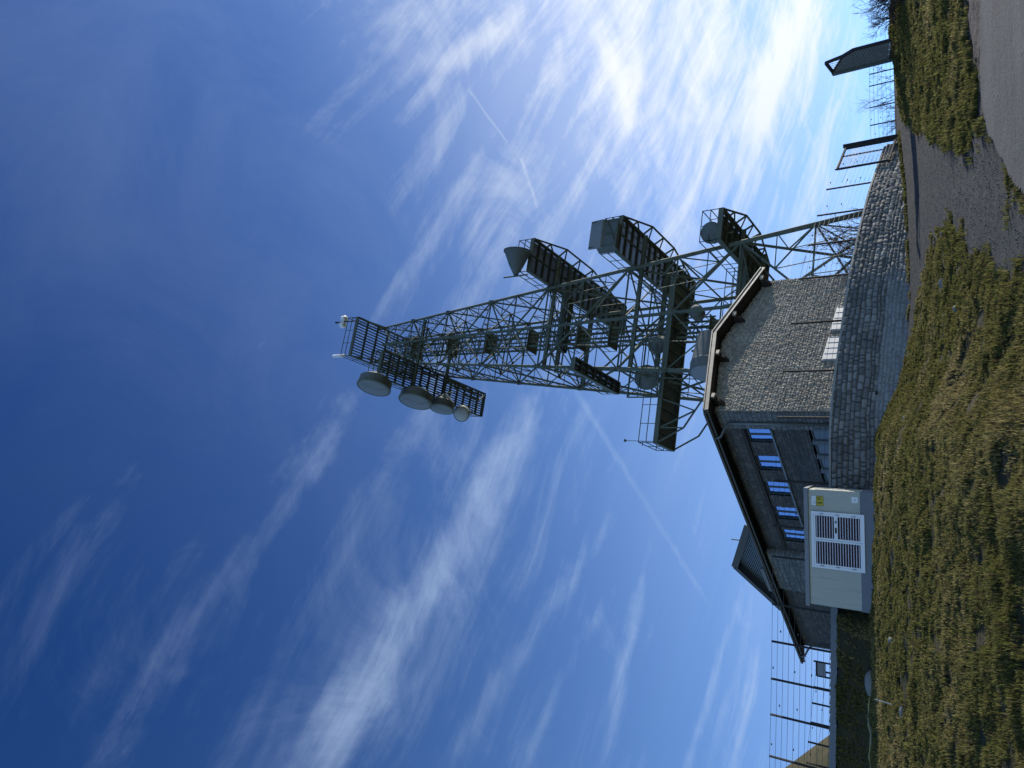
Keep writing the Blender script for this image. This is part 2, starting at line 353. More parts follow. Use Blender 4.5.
# paved areas, as outlines on the hillside (metres)
DRIVE = np.array([(0.55, 9.0), (0.80, 9.9), (1.14, 11.4), (1.55, 13.0), (2.19, 15.0), (2.73, 17.4), (3.15, 20.5), (3.15, 23.0), (2.6, 24.6), (1.9, 26.4), (1.0, 28.2), (0.4, 29.0), (0.4, 29.9), (1.77, 30.7), (3.98, 32.1), (7.85, 35.7), (10.8, 39.4), (10.9, 43.5), (16.5, 43.5), (12.6, 38.0), (10.3, 33.8), (8.29, 27.9), (6.28, 22.06), (5.0, 18.3), (4.06, 15.4), (3.67, 13.7), (3.6, 12.75), (2.86, 11.6), (1.91, 9.9), (1.2, 8.6)])
ROAD = np.array([(0.2, 7.5), (1.2, 8.6), (1.91, 9.9), (2.40, 10.8), (2.86, 11.6), (3.2, 12.2), (3.73, 12.68), (4.45, 12.72), (5.19, 12.52), (8.0, 11.6), (12, 10.2), (17, 8.6), (17, 3.4), (-6, 3.4), (-6, 4.2), (-2.5, 5.2)])
VERGE = np.array([(3.6, 12.75), (3.73, 12.60), (4.45, 12.64), (5.19, 12.44), (8.0, 11.52), (12, 10.1), (12.2, 11.6), (8.5, 13.1), (6.01, 14.1), (5.33, 14.0), (4.33, 13.15), (3.67, 13.3)])
def inside(poly, x, y):
    r = np.zeros(x.shape, bool); n = len(poly)
    for i in range(n):
        (x0, y0), (x1, y1) = poly[i], poly[(i+1) % n]
        if y0 == y1: continue
        r ^= ((y0 > y) != (y1 > y)) & (x < (x1-x0)*(y-y0)/(y1-y0)+x0)
    return r
wx = GX+(fbm(GX*2.2, GY*2.2, 3, 21)-0.45)*0.5; wyy = GY+(fbm(GX*2.2+50, GY*2.2, 3, 22)-0.45)*0.5
P_ANY = inside(DRIVE, GX, GY) | inside(ROAD, GX, GY) | inside(VERGE, GX, GY)
def smooth_z(x, y):
    """paved surfaces: the same slope without the tussocks"""
    kx = np.interp(x*27/np.maximum(y, 6), KX, KV); z = np.minimum(-1.6+kx*y, 7.95)
    return z+0.45*np.exp(-((x-12.8)/2.2)**2-((y-31.5)/2.6)**2)
GZ = np.where(P_ANY, np.minimum(GZ, smooth_z(GX, GY)-0.10), GZ)
tag(link_mesh('ground', np.stack([GX.ravel(), GY.ravel(), GZ.ravel()], 1), gridfaces(*GX.shape), M['soil'], smooth=True), kind='structure')
def drape(name, poly, lift, step, m, rough=0.0, jag=0.0, seed=0):
    x0, y0 = poly.min(0)-0.3; x1, y1 = poly.max(0)+0.3
    X, Y = np.meshgrid(np.arange(x0, x1, step), np.arange(y0, y1, step))
    ins = inside(poly, X+(fbm(X*1.7, Y*1.7, 4, seed+31)-0.47)*jag, Y+(fbm(X*1.7+40, Y*1.7, 4, seed+33)-0.47)*jag)
    Z = smooth_z(X, Y)+lift+(fbm(X*3, Y*3, 3, seed+7)-0.44)*rough*2+(fbm(X*14, Y*14, 2, seed+8)-0.375)*rough
    Fc = gridfaces(*X.shape); Fc = Fc[ins.ravel()[Fc].all(1)]
    used = np.unique(Fc); mp = np.full(X.size, -1); mp[used] = np.arange(len(used))
    V = np.stack([X.ravel(), Y.ravel(), Z.ravel()], 1)[used]
    return tag(link_mesh(name, V, mp[Fc], m, smooth=True), kind='structure')
drape('driveway', DRIVE, 0.0, 0.07, M['gravel'], 0.018, 0.9, 1)
drape('road_verge', VERGE, 0.008, 0.05, M['verge'], 0.03, 0.5, 2)
ma = M['asphalt']; T = NT(ma.node_tree); b = T.N['Principled BSDF']
tco = T.new('ShaderNodeTexCoord').outputs['Object']; cur = b.inputs['Base Color'].links[0].from_socket
vo = T.new('ShaderNodeTexVoronoi', feature='DISTANCE_TO_EDGE'); vo.inputs['Scale'].default_value = 0.55
wv = T.new('ShaderNodeVectorMath', operation='ADD'); T.put(wv.inputs[0], tco); nz = T.new('ShaderNodeTexNoise'); nz.inputs['Scale'].default_value = 1.7; nz.inputs['Detail'].default_value = 6; T.Lk.new(tco, nz.inputs['Vector']); T.Lk.new(nz.outputs['Color'], wv.inputs[1]); T.Lk.new(wv.outputs[0], vo.inputs['Vector'])
ck = T.math('MULTIPLY', T.ramp(vo.outputs[0], 0.004, 0.016, 1.0, 0.0), T.ramp(T.noise(tco, 0.8, 3), 0.45, 0.6))
cur = T.mix(T.math('MULTIPLY', ck, 0.7), cur, (0.035, 0.035, 0.035, 1))
bd = T.ramp(T.noise(T.scale(tco, (0.25, 1.6, 1.0)), 1.0, 4), 0.4, 0.7)
T.put(b.inputs['Base Color'], T.mix(T.math('MULTIPLY', bd, 0.35), cur, (0.075, 0.074, 0.072, 1)))
drape('road', ROAD, 0.03, 0.05, M['asphalt'], 0.008, 0.25, 3)

# grass: many blades in tufts, one mass nobody could count
def grass(name, n_tuft, blades, region, hgt, seed, foot=False):
    g = np.random.default_rng(seed)
    x, y = region(g, n_tuft)
    jx = x+(fbm(x*1.7, y*1.7, 4, 32)-0.47)*0.9; jy = y+(fbm(x*1.7+40, y*1.7, 4, 34)-0.47)*0.9
    jx = jx+g.normal(0, .14, len(x)); jy = jy+g.normal(0, .22, len(x))
    ok = ~(inside(DRIVE, jx, jy) | inside(ROAD, x, y) | inside(VERGE, x, y)) & (y < wall_y(np.clip(x, -15.4, 10.8))-0.12)
    ok &= ~((x > -7.95) & (x < -3.6) & (y > 26.85))
    ok &= (fbm(x*2.6, y*2.6, 4, 61)+(g.random(len(x))-.5)*.16) > 0.375
    if foot: ok = fbm(x*1.3, y*1.3, 3, 65) > .36
    x, y = x[ok], y[ok]; z = smooth_z(x, y) if foot else ground_z(x, y)
    lush = fbm(x*1.1, y*1.1, 4, 71)*0.6+fbm(x*6, y*6, 2, 72)*0.5
    th = hgt*(0.35+1.7*np.clip(fbm(x*2.6, y*2.6, 4, 61)-.38, 0, .5)+0.8*np.clip(lush-0.2, 0, 1))*(0.7+0.6*g.random(len(x)))
    dry = np.clip((fbm(x*0.35+5, y*0.35, 4, 81)-0.50)*3.0+0.45*sm(15, 8, y)*sm(1.5, -1.5, x)+0.08+(g.random(len(x))-0.5)*0.8, 0, 1)
    N = len(x)*blades
    bx = np.repeat(x, blades); by = np.repeat(y, blades); bz = np.repeat(z, blades); bh = np.repeat(th, blades)*(0.55+0.6*g.random(N)); dr = np.repeat(dry, blades)
    rad = np.repeat(0.025+0.038*g.random(len(x)), blades)
    rr_ = np.sqrt(g.random(N)); sp = rad*rr_; sa = g.random(N)*2*np.pi
    bx = bx+sp*np.cos(sa); by = by+sp*np.sin(sa)
    bh = bh*(1.15-.45*rr_)
    la = sa+(g.random(N)-0.5)*1.2; lean = 0.15+0.75*rr_*g.random(N)
    lx = np.cos(la)*lean*bh-0.10*bh; ly = np.sin(la)*lean*bh-0.05*bh
    dist = np.hypot(bx, by)
    wd = (0.0045+0.0011*np.maximum(dist-7, 0)*0.55)*(0.7+0.6*g.random(N)); wa = g.random(N)*np.pi
    ox, oy = np.cos(wa)*wd, np.sin(wa)*wd
    b0 = np.stack([bx-ox, by-oy, bz-0.02], 1); b1 = np.stack([bx+ox, by+oy, bz-0.02], 1)
    m0 = np.stack([bx+lx*.45-ox*.8, by+ly*.45-oy*.8, bz+bh*.72], 1); m1 = np.stack([bx+lx*.45+ox*.8, by+ly*.45+oy*.8, bz+bh*.72], 1)
    tp = np.stack([bx+lx, by+ly, bz+bh*.86], 1)
    V = np.stack([b0, b1, m1, m0, tp], 1).reshape(-1, 3)
    i = np.arange(N)*5
    Fc = np.concatenate([np.stack([i, i+1, i+2], 1), np.stack([i, i+2, i+3], 1), np.stack([i+3, i+2, i+4], 1)])
    green = np.array([0.122, 0.122, 0.037]); straw = np.array([0.275, 0.232, 0.112]); brown = np.array([0.090, 0.068, 0.040])
    dd = np.clip(dr+(g.random(N)-0.5)*0.5, 0, 1)[:, None]
    c = green*(1-dd)+straw*dd
    bm = (g.random(N) < 0.16)[:, None]; c = np.where(bm, brown, c)*(0.65+0.7*g.random(N))[:, None]
    return tag(link_mesh(name, V, Fc, M['grass'], tint=np.repeat(c, 5, 0)), kind='stuff')
def reg_front(g, n):
    y = 7+(g.random(n)**1.15)*22.5; x = (g.random(n)*0.80-0.56)*y; return x, y
def reg_right(g, n):
    y = 12+g.random(n)*24; x = (0.16+g.random(n)*0.40)*y; return x, y
grass('grass', 118000, 9, reg_front, 0.090, 5)
def reg_foot(g, n):
    i = g.integers(0, len(WP)-1, n); o = .16+.45*g.random(n)**2
    x = WP[i, 0]; k = (x > 1.5); i, o = i[k], o[k]
    d_ = WP[i+1]-WP[i]; d_ /= np.linalg.norm(d_, axis=1)[:, None]
    return WP[i, 0]+d_[:, 1]*o, WP[i, 1]-d_[:, 0]*o
grass('grass_verge', 9000, 7, reg_foot, 0.13, 8, True)
grass('grass_mound', 54000, 9, reg_right, 0.135, 6)
# loose stones on the drive
g = np.random.default_rng(11)
n = 26000; y = 9+g.random(n)*31; x = 0.01*y+g.random(n)*0.36*y
k = inside(DRIVE, x, y) | inside(VERGE, x, y); x, y = x[k], y[k]; n = len(x)
r = (0.004+0.011*g.random(n)**3); z = smooth_z(x, y)+0.012
ov = np.array([(1, 0, 0), (0, 1, 0), (-1, 0, 0), (0, -1, 0), (0, 0, .8), (0, 0, -.8)])
V = (ov[None]*r[:, None, None]*(0.7+0.6*g.random((n, 6, 1))))+np.stack([x, y, z], 1)[:, None]
of = np.array([(0, 1, 4), (1, 2, 4), (2, 3, 4), (3, 0, 4), (1, 0, 5), (2, 1, 5), (3, 2, 5), (0, 3, 5)])
Fc = (np.arange(n)[:, None, None]*6+of[None]).reshape(-1, 3)
tag(link_mesh('loose_gravel', V.reshape(-1, 3), Fc, M['pebble']), kind='stuff')

# ------------------------------------------------------------------ stone walls with real relief
def stone_field(S, Z, row, wid, relief, seed, irregular=0.25, dm=0.5):
    g = np.random.default_rng(seed)
    Zw = Z+(fbm(S*0.8, Z*0.8, 2, seed)-0.4)*irregular*row*1.6
    rows = np.cumsum(row*(0.65+0.7*g.random(200)))+Z.min()-1.0
    ri = np.searchsorted(rows, Zw); z0 = rows[np.maximum(ri-1, 0)]; z1 = rows[np.minimum(ri, 199)]
    dz = np.minimum(Zw-z0, z1-Zw)
    H = np.zeros(S.shape); tint = np.zeros(S.shape); dxx = np.full(S.shape, 9.0)
    for k in np.unique(ri):
        msk = ri == k
        ln = S.max()-S.min()+4
        e = np.cumsum(wid*(0.5+1.0*g.random(int(ln/wid*2)+4)))+S.min()-2
        s = S[msk]+(fbm(S[msk]*3, Z[msk]*3, 2, seed+5)-0.4)*irregular*wid*0.6
        bi = np.searchsorted(e, s); bi = np.clip(bi, 1, len(e)-1)
        dxx[msk] = np.minimum(s-e[bi-1], e[bi]-s)
        r1 = g.random(len(e)); r2 = g.random(len(e))-0.5; r3 = g.random(len(e))-0.5; r4 = g.random(len(e))
        cx = (e[bi]+e[bi-1])/2
        H[msk] = r1[bi]*0.7+r2[bi]*(s-cx)/wid*1.2+r3[bi]*(Zw[msk]-(z0[msk]+z1[msk])/2)/row*1.2
        tint[msk] = r4[bi]
    d = np.minimum(dz, dxx)
    j = sm(0.0, row*0.22, d)
    rough = fbm(S*9, Z*9, 4, seed+9)-0.45
    dome = (np.clip(dz/(row*.5), 0, 1)*np.clip(dxx/(wid*.5), 0, 1))**.6
    return (j*(0.30+H*0.75)+dome*dm*(.6+.8*tint)+(0.35+j)*rough*1.3)*relief, tint, j
def stone_sheet(name, parent, P0, su, nu, off, slen, zlo, zhi, step, row, wid, relief, seed, c1, c2, joint, holes=(), topfun=None, pale=None, path=None, thick=0.35, m='stone', dm=0.5, irr=.25):
    """a rough-faced masonry sheet: P0 + s*su + z up, relief along nu; a path (points, normals) bends it"""
    ns = int(slen/step)+1; nz = int((zhi-zlo)/step)+1
    s = np.linspace(0, slen, ns); z = np.linspace(0, 1, nz)
    S, K = np.meshgrid(s, z)
    top = np.full(S.shape, zhi) if topfun is None else topfun(S)
    Z = zlo+(top-zlo)*K
    H, tint, j = stone_field(S, Z, row, wid, relief, seed, irr, dm)
    if path is None:
        B = np.asarray(P0)[None, None]+S[..., None]*np.asarray(su)[None, None]; Nn = np.broadcast_to(np.asarray(nu, float), B.shape)
    else:
        B = np.stack([np.interp(S, path[0], path[1][:, 0]), np.interp(S, path[0], path[1][:, 1]), 0*S], -1)
        Nn = np.stack([np.interp(S, path[0], path[2][:, 0]), np.interp(S, path[0], path[2][:, 1]), 0*S], -1)
    V = B.copy(); V[..., 2] = Z; V = V+Nn*H[..., None]
    c = np.asarray(c1)+(np.asarray(c2)-np.asarray(c1))*tint[..., None]
    c = c*(0.75+0.5*fbm(S*1.1, Z*1.1, 3, seed+3)[..., None])
    c = np.asarray(joint)*(1-j[..., None])+c*j[..., None]
    if pale is not None:
        f = pale(S, Z)[..., None]; c = c*(1-f)+np.array([0.30, 0.31, 0.32])*f
    Fc = gridfaces(nz, ns)
    if holes:
        cs = S.ravel()[Fc].mean(1); cz = Z.ravel()[Fc].mean(1); keep = np.ones(len(Fc), bool)
        for (a, b_, lo, hi) in holes: keep &= ~((cs > a) & (cs < b_) & (cz > lo) & (cz < hi))
        Fc = Fc[keep]
    V = V.reshape(-1, 3); c = c.reshape(-1, 3)
    # returns: run the edges of the sheet back so that the wall has its thickness
    edge = np.concatenate([np.arange(ns), np.arange(1, nz)*ns+ns-1, (nz-1)*ns+np.arange(ns-2, -1, -1), np.arange(nz-2, 0, -1)*ns])
    bk = V[edge]-Nn.reshape(-1, 3)[edge]*thick
    o0 = len(V); ne = len(edge)
    q = np.stack([edge, o0+np.arange(ne), o0+(np.arange(ne)+1) % ne, np.roll(edge, -1)], 1)
    return link_mesh(name, np.concatenate([V, bk]), np.concatenate([Fc, q]), M[m], parent, tint=np.concatenate([c, c[edge]]))

# ---- building frame: corner, gable direction, long direction
G = np.array([.663, .749, 0]); LG = np.array([-.749, .663, 0])
WC = np.array([-1.26, 29.35, 0.0])
def bp(s, l, z): return WC+G*s+LG*l+np.array([0, 0, z])
GABLE_W, LONG = 8.72, 16.6
EAVE_S, RISE = 12.02, 0.95
bld = root('stone_building', bp(4, 8, TERR), 'long low stone building with a shallow pitched roof standing in front of the mast', 'building')
def gz(s): return EAVE_S+RISE*(1-np.abs(s-GABLE_W/2)/(GABLE_W/2))
louv = [(2.86, 4.22, 7.86, 8.38), (4.72, 6.20, 7.97, 8.40)]
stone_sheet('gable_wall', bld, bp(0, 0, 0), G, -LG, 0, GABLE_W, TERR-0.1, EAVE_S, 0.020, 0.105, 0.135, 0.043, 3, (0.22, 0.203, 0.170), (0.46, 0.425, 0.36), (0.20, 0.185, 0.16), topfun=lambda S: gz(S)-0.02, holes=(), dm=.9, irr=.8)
wins = [(0.93, 1.70), (2.46, 3.34), (4.02, 4.88), (5.62, 6.44), (7.15, 7.95)]
low = [(0.93, 1.60), (1.72, 2.40), (2.52, 3.20), (3.32, 4.00)]
fh = [(a, b_, 10.02, 10.98) for a, b_ in wins]+[(0.93, 4.0, 7.35, 8.55)]
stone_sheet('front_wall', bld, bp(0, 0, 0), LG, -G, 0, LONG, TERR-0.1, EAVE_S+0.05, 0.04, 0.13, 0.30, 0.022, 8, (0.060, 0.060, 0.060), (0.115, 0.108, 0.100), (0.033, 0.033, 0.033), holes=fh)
bk = MB()
bk.beam(bp(GABLE_W-.15, 0.4, 9.6), bp(GABLE_W-.15, LONG, 9.6), 0.3, 4.8); bk.beam(bp(.5, LONG-.15, 9.6), bp(GABLE_W-.4, LONG-.15, 9.6), 0.3, 4.8)
bk.build('rear_wall', M['concrete'], bld)
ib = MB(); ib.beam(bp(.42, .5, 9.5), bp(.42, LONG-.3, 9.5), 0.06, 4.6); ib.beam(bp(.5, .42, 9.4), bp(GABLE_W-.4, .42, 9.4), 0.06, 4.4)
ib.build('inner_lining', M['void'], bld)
# corner quoin pier standing a little proud of the front wall
stone_sheet('corner_pier', bld, bp(-0.06, 0.0, 0), LG, -G, 0, 0.88, TERR-0.1, EAVE_S, 0.035, 0.17, 0.24, 0.03, 12, (0.13, 0.135, 0.135), (0.20, 0.20, 0.195), (0.07, 0.07, 0.07), thick=0.2)
stone_sheet('entrance_pier', bld, bp(-0.28, 8.6, 0), LG, -G, 0, 2.75, TERR-0.1, EAVE_S-0.02, 0.045, 0.17, 0.26, 0.05, 14, (0.13, 0.14, 0.135), (0.21, 0.215, 0.205), (0.07, 0.07, 0.07), thick=0.3)
lt = MB(); lt.beam(bp(-.02, .90, 11.10), bp(-.02, 8.4, 11.10), 0.16, 0.16); lt.build('lintel_band', M['soffit'], bld)
sl = MB(); sl.beam(bp(-.03, .9, 9.96), bp(-.03, 8.4, 9.96), 0.16, 0.07); sl.build('sill_band', M['pipe'], bld)
M['dull_glass'] = mat('frosted_glass', (0.10, 0.13, 0.16), 0.35, 0.0, 0.15, 3.0)
def window(a, b_, z0, z1, mull, nm='window', gl='glass'):
    f = MB(); dpt = 0.085; t = 0.045
    for (x0, x1, y0, y1) in ((a, b_, z0, z0+t), (a, b_, z1-t, z1), (a, a+t, z0+t, z1-t), (b_-t, b_, z0+t, z1-t)):
        f.hexa([bp(dpt-.04, x0, y0), bp(dpt-.04, x1, y0), bp(dpt+.05, x1, y0), bp(dpt+.05, x0, y0), bp(dpt-.04, x0, y1), bp(dpt-.04, x1, y1), bp(dpt+.05, x1, y1), bp(dpt+.05, x0, y1)])
    for k in range(mull):
        c = a+(b_-a)*(k+1)/(mull+1); f.beam(bp(dpt, c, z0+t), bp(dpt, c, z1-t), 0.06, 0.085)
    fo = f.build(nm, M['frame'], bld)
    p = MB(); p.hexa([bp(dpt+.01, a+.03, z0+.03), bp(dpt+.01, b_-.03, z0+.03), bp(dpt+.02, b_-.03, z0+.03), bp(dpt+.02, a+.03, z0+.03), bp(dpt+.01, a+.03, z1-.03), bp(dpt+.01, b_-.03, z1-.03), bp(dpt+.02, b_-.03, z1-.03), bp(dpt+.02, a+.03, z1-.03)])
    p.build('pane', M[gl], fo)
for a, b_ in wins: window(a, b_, 10.02, 10.98, 1)
for a, b_ in low: window(a, b_, 7.4, 8.5, 0, gl='dull_glass')
for c in (1.66, 2.46, 3.26):
    jb = MB(); jb.beam(bp(.06, c, 7.3), bp(.06, c, 8.55), 0.11, 0.2); jb.build('window_jamb', M['plinth'], bld)
# white louvred basement vents in the gable
for a, b_, z0, z1 in louv:
    f = MB(); f.hexa([bp(a-.03, -.11, z0-.03), bp(b_+.03, -.11, z0-.03), bp(b_+.03, .10, z0-.03), bp(a-.03, .10, z0-.03), bp(a-.03, -.11, z1+.03), bp(b_+.03, -.11, z1+.03), bp(b_+.03, .10, z1+.03), bp(a-.03, .10, z1+.03)])
    v = f.build('vent_panel', M['vent'], bld)
    for k in range(5):
        c = a+(b_-a)*k/4; q = MB(); q.beam(bp(c, -.113, z0), bp(c, -.113, z1), 0.018, 0.012); q.build('vent_rib', M['pipe'], v)
# roof: two slabs, overhanging verge and eave
OV, OE, OR = 0.60, 0.56, 0.28
def slab(s0, z0, s1, z1, l0, l1, th, name, m, parent=bld):
    q = MB(); q.hexa([bp(s0, l0, z0), bp(s1, l0, z1), bp(s1, l1, z1), bp(s0, l1, z0), bp(s0, l0, z0+th), bp(s1, l0, z1+th), bp(s1, l1, z1+th), bp(s0, l1, z0+th)])
    return q.build(name, m, parent)
MID = GABLE_W/2; SL = RISE/MID
zE = EAVE_S-OE*SL
r1 = slab(-OE, zE+.10, MID, EAVE_S+RISE+.10, -OV, LONG+OV, 0.10, 'roof', M['roof'])
zR = EAVE_S-OR*SL
r2 = slab(GABLE_W+OR, zR+.10, MID+.002, EAVE_S+RISE+.10, -OV, LONG+OV, 0.10, 'roof', M['roof'])
slab(-OE+.02, zE+.04, MID, EAVE_S+RISE+.04, -OV+.03, LONG+OV-.03, 0.055, 'soffit', M['soffit'], r1)
slab(GABLE_W+OR-.02, zR+.04, MID+.002, EAVE_S+RISE+.04, -OV+.03, LONG+OV-.03, 0.055, 'soffit', M['soffit'], r2)
fa = MB()
for (s0, s1, rr) in ((-OE, MID, r1), (GABLE_W+OR, MID, r2)):
    zz = lambda s: EAVE_S+RISE*(1-abs(s-MID)/MID)
    q = MB(); q.beam(bp(s0, -OV-.02, zz(s0)+.10), bp(s1, -OV-.02, zz(s1)+.10), 0.05, 0.16); q.build('verge_board', M['fascia'], rr)
    q = MB(); q.beam(bp(s0, -OV-.03, zz(s0)+.215), bp(s1, -OV-.03, zz(s1)+.215), 0.10, 0.045); q.build('verge_flashing', M['fascia'], rr)
q = MB(); q.beam(bp(-OE-.03, -OV, zE+.12), bp(-OE-.03, LONG+OV, zE+.12), 0.06, 0.22); q.build('eave_board', M['fascia_dark'], r1)
q = MB(); q.tube([bp(-OE-.11, -OV+.05, zE+.15), bp(-OE-.11, LONG+OV, zE+.15)], 0.065, 8); q.build('gutter', M['fascia_dark'], r1)
for sp in (0.35, 3.05, MID+1.35, 8.35):
    zz = EAVE_S+RISE*(1-abs(sp-MID)/MID)-0.06
    q = MB(); q.beam(bp(sp, 0.3, zz-.04), bp(sp, -OV+.12, zz-.04), 0.20, 0.17); p = q.build('purlin', M['soffit'], bld)
    q = MB(); q.beam(bp(sp, -OV+.12, zz-.03), bp(sp, -OV+.02, zz-.03), 0.22, 0.14); q.build('purlin_end', M['purlin'], p)
    q = MB(); q.prism([bp(sp-.07, 0.02, zz-.13), bp(sp-.07, -.36, zz-.13), bp(sp-.07, -.30, zz-.27), bp(sp-.07, .02, zz-.42)], G*.14); q.build('corbel', M['soffit'], p)
# downpipes with their swan necks
for ll in (0.50, LONG-0.35):
    q = MB(); pts = [bp(-OE-.10, ll+.35, zE+.10), bp(-OE-.08, ll+.30, zE-.10), bp(-.34, ll+.06, zE-.28), bp(-.17, ll, zE-.42), bp(-.16, ll, zE-.8), bp(-.16, ll, TERR)]
    q.tube(pts, 0.05, 8); q.build('downpipe', M['pipe'], bld, smooth=True)
# cross gable over the entrance
A0, A1, AM, ZA_, ZR = 6.70, 12.9, 9.85, 12.20, 13.62
g0, g1 = -0.40, 4.2
dg = MB()
dg.hexa([bp(g0, A0, ZA_), bp(g0, AM, ZR), bp(g1, AM, ZR), bp(g1, A0, ZA_), bp(g0, A0, ZA_+.16), bp(g0, AM, ZR+.16), bp(g1, AM, ZR+.16), bp(g1, A0, ZA_+.16)])
dg.hexa([bp(g0, AM+.003, ZR), bp(g0, A1, ZA_-.1), bp(g1, A1, ZA_-.1), bp(g1, AM+.003, ZR), bp(g0, AM+.003, ZR+.16), bp(g0, A1, ZA_+.06), bp(g1, A1, ZA_+.06), bp(g1, AM+.003, ZR+.16)])
cg = dg.build('cross_gable', M['roof'], bld)
q = MB(); q.beam(bp(g0-.03, A0-.05, ZA_+.06), bp(g0-.03, AM, ZR+.08), .07, .30); q.build('verge_board', M['fascia_dark'], cg)
q = MB(); q.beam(bp(g0-.03, AM+.01, ZR+.08), bp(g0-.03, A1+.05, ZA_-.02), .07, .22); q.build('verge_board', M['fascia_dark'], cg)
q = MB()
nsl = 15
for k in range(nsl):
    z = ZA_-.02+(ZR-ZA_-.05)*k/nsl; fr = (z-ZA_)/(ZR-ZA_); a = A0+(AM-A0)*max(fr, 0)+.12; b_ = A1+(AM-A1)*max(fr, 0)-.12
    q.beam(bp(g0+.30, a, z+.02), bp(g0+.30, b_, z+.02), .05, .05)
q.build('gable_slats', M['pipe'], cg)
q = MB(); q.prism([bp(g0+.40, A0+.1, ZA_-.05), bp(g0+.40, AM, ZR-.02), bp(g0+.40, A1-.1, ZA_-.12)], G*.05); q.build('gable_backing', M['frame'], cg)
q = MB(); q.beam(bp(-.60, 9.4, 12.22), bp(-.60, 11.1, 12.22), .16, .14); q.build('entrance_gutter', M['fascia'], cg)
q = MB(); q.tube([bp(g0+.4, 8.3, ZA_+.75), bp(g0+.4, 8.3, ZA_+1.35)], .03, 6); q.build('roof_vent_pipe', M['pipe'], cg)

# ------------------------------------------------------------------ retaining wall along the terrace
wtop = 7.42
keep = (WP[:, 0] > -6.2)
WPK = WP[keep]; dd = np.r_[0, np.cumsum(np.linalg.norm(np.diff(WPK, axis=0), axis=1))]
tg = np.gradient(WPK, axis=0); tg /= np.linalg.norm(tg, axis=1)[:, None]; nr = np.stack([tg[:, 1], -tg[:, 0]], 1)
rw = root('retaining_wall', (WPK[0][0], WPK[0][1], 5.0), 'curved retaining wall of squared grey stone blocks below the building, pale at its foot', 'wall')
def pale(S, Z):
    x = np.interp(S, dd, WPK[:, 0]); f = sm(-2.2, -0.8, x)*sm(5.0, 2.6, x)
    return f*sm(0.02, -0.10, Z-(6.05+0.12*(fbm(S*1.5, Z*1.5, 3, 91)-.4)))*0.62*(0.55+0.8*fbm(S*2.3, Z*2.3, 4, 92))
stone_sheet('stone_face', rw, None, None, None, 0, dd[-1], 4.3, wtop, 0.034, 0.165, 0.27, 0.075, 31, (0.140, 0.140, 0.134), (0.285, 0.28, 0.265), (0.042, 0.042, 0.042), path=(dd, WPK, nr), pale=pale, thick=0.34, dm=.28, irr=.9)
q = MB()
for i in range(0, len(WPK)-8, 8):
    j = min(i+8, len(WPK)-1); a, b_ = WPK[i]-nr[i]*.17, WPK[j]-nr[j]*.17
    q.beam((*a, wtop+.03), (*b_, wtop+.03), .44, .075)
q.build('coping', M['concrete'], rw)
q = MB(); d0 = np.argmin(abs(WPK[:, 0]+.6)); pp = WPK[d0]+nr[d0]*.03
q.tube([(*pp, 5.98), (*(pp+nr[d0]*.10), 5.97)], .06, 8); q.build('drain_spout', M['black'], rw)
kp = WP[(WP[:, 0] < -6.2)]
q = MB()
for i in range(0, len(kp)-6, 6):
    j = min(i+6, len(kp)-1); q.beam((*kp[i], TERR+.07), (*kp[j], TERR+.04), .24, .22)
tag(q.build('concrete_kerb', M['plinth']), 'low concrete edging under the wire fence on top of the shaded bank', 'kerb')

# ------------------------------------------------------------------ fences
def fence(pts, z0, z1, wires, label, group=None, rot=0.065, wr=0.006, name='wire_fence', lean=None):
    f = root(name, (pts[0][0], pts[0][1], z0 if np.isscalar(z0) else z0[0]), label, 'fence', group)
    zs = np.full(len(pts), z0) if np.isscalar(z0) else np.asarray(z0)
    for (x, y), z in zip(pts, zs):
        q = MB(); q.beam((x, y, z-.15), (x, y, z+z1), rot, rot*1.3, up=(0.35, 1, 0)); q.build('post', M['post'], f)
    q = MB()
    for k in range(wires):
        h = z1*(k+0.6)/wires
        h = z1*0.02+(z1*0.97)*k/(wires-1)
        P = [(x, y-.03, z+h) for (x, y), z in zip(pts, zs)]
        for a, b_ in zip(P[:-1], P[1:]): q.beam(a, b_, wr*1.6)
    for i, (a, b_) in enumerate(zip(pts[:-1], pts[1:])):
        c = (np.array(a)*.72+np.array(b_)*.28); z = zs[i]
        for h in ((.97, .60, .32) if i % 2 else (.85, .55)): q.beam((c[0], c[1]-.03, z+z1*h-.02), (c[0]+.07, c[1]-.03, z+z1*h-.02), .03, .035)
    q.build('fence_wires', M['wire'], f)
    return f
fp = [(-15.0, 27.42), (-13.6, 27.58), (-12.17, 27.78), (-10.92, 27.93), (-9.6, 28.08), (-8.27, 28.22), (-6.55, 28.38), (-5.43, 28.47), (-3.79, 28.65)]
fence(fp, 7.40, 2.08, 11, 'tall multi-strand wire fence on dark steel posts along the kerb, left of the building', rot=.05)
fp2 = [(-3.79, 28.68), (-1.45, 29.05), (0.27, 29.85), (2.16, 31.0), (4.05, 32.2), (5.6, 33.55), (7.08, 34.98), (8.52, 36.55), (9.75, 38.1), (10.6, 39.25)]
fence(fp2, 7.45, 1.98, 11, 'tall multi-strand wire fence on the coping of the curved stone retaining wall')
fence([(-12.9, 35.0), (-13.65, 35.0), (-14.4, 35.05), (-15.3, 35.1), (-16.2, 35.1), (-17.2, 35.2)], [7.2, 7.3, 7.4, 7.5, 7.62, 7.75], 2.7, 7, 'smaller wire fence at the far side of the yard, seen through the front fence', rot=.05)
fz = [ground_z(x, y)-.05 for x, y in [(12.4, 43.6), (13.2, 43.8), (14.2, 44.0), (15.4, 44.2), (16.1, 44.4), (16.8, 44.6), (17.8, 44.9)]]
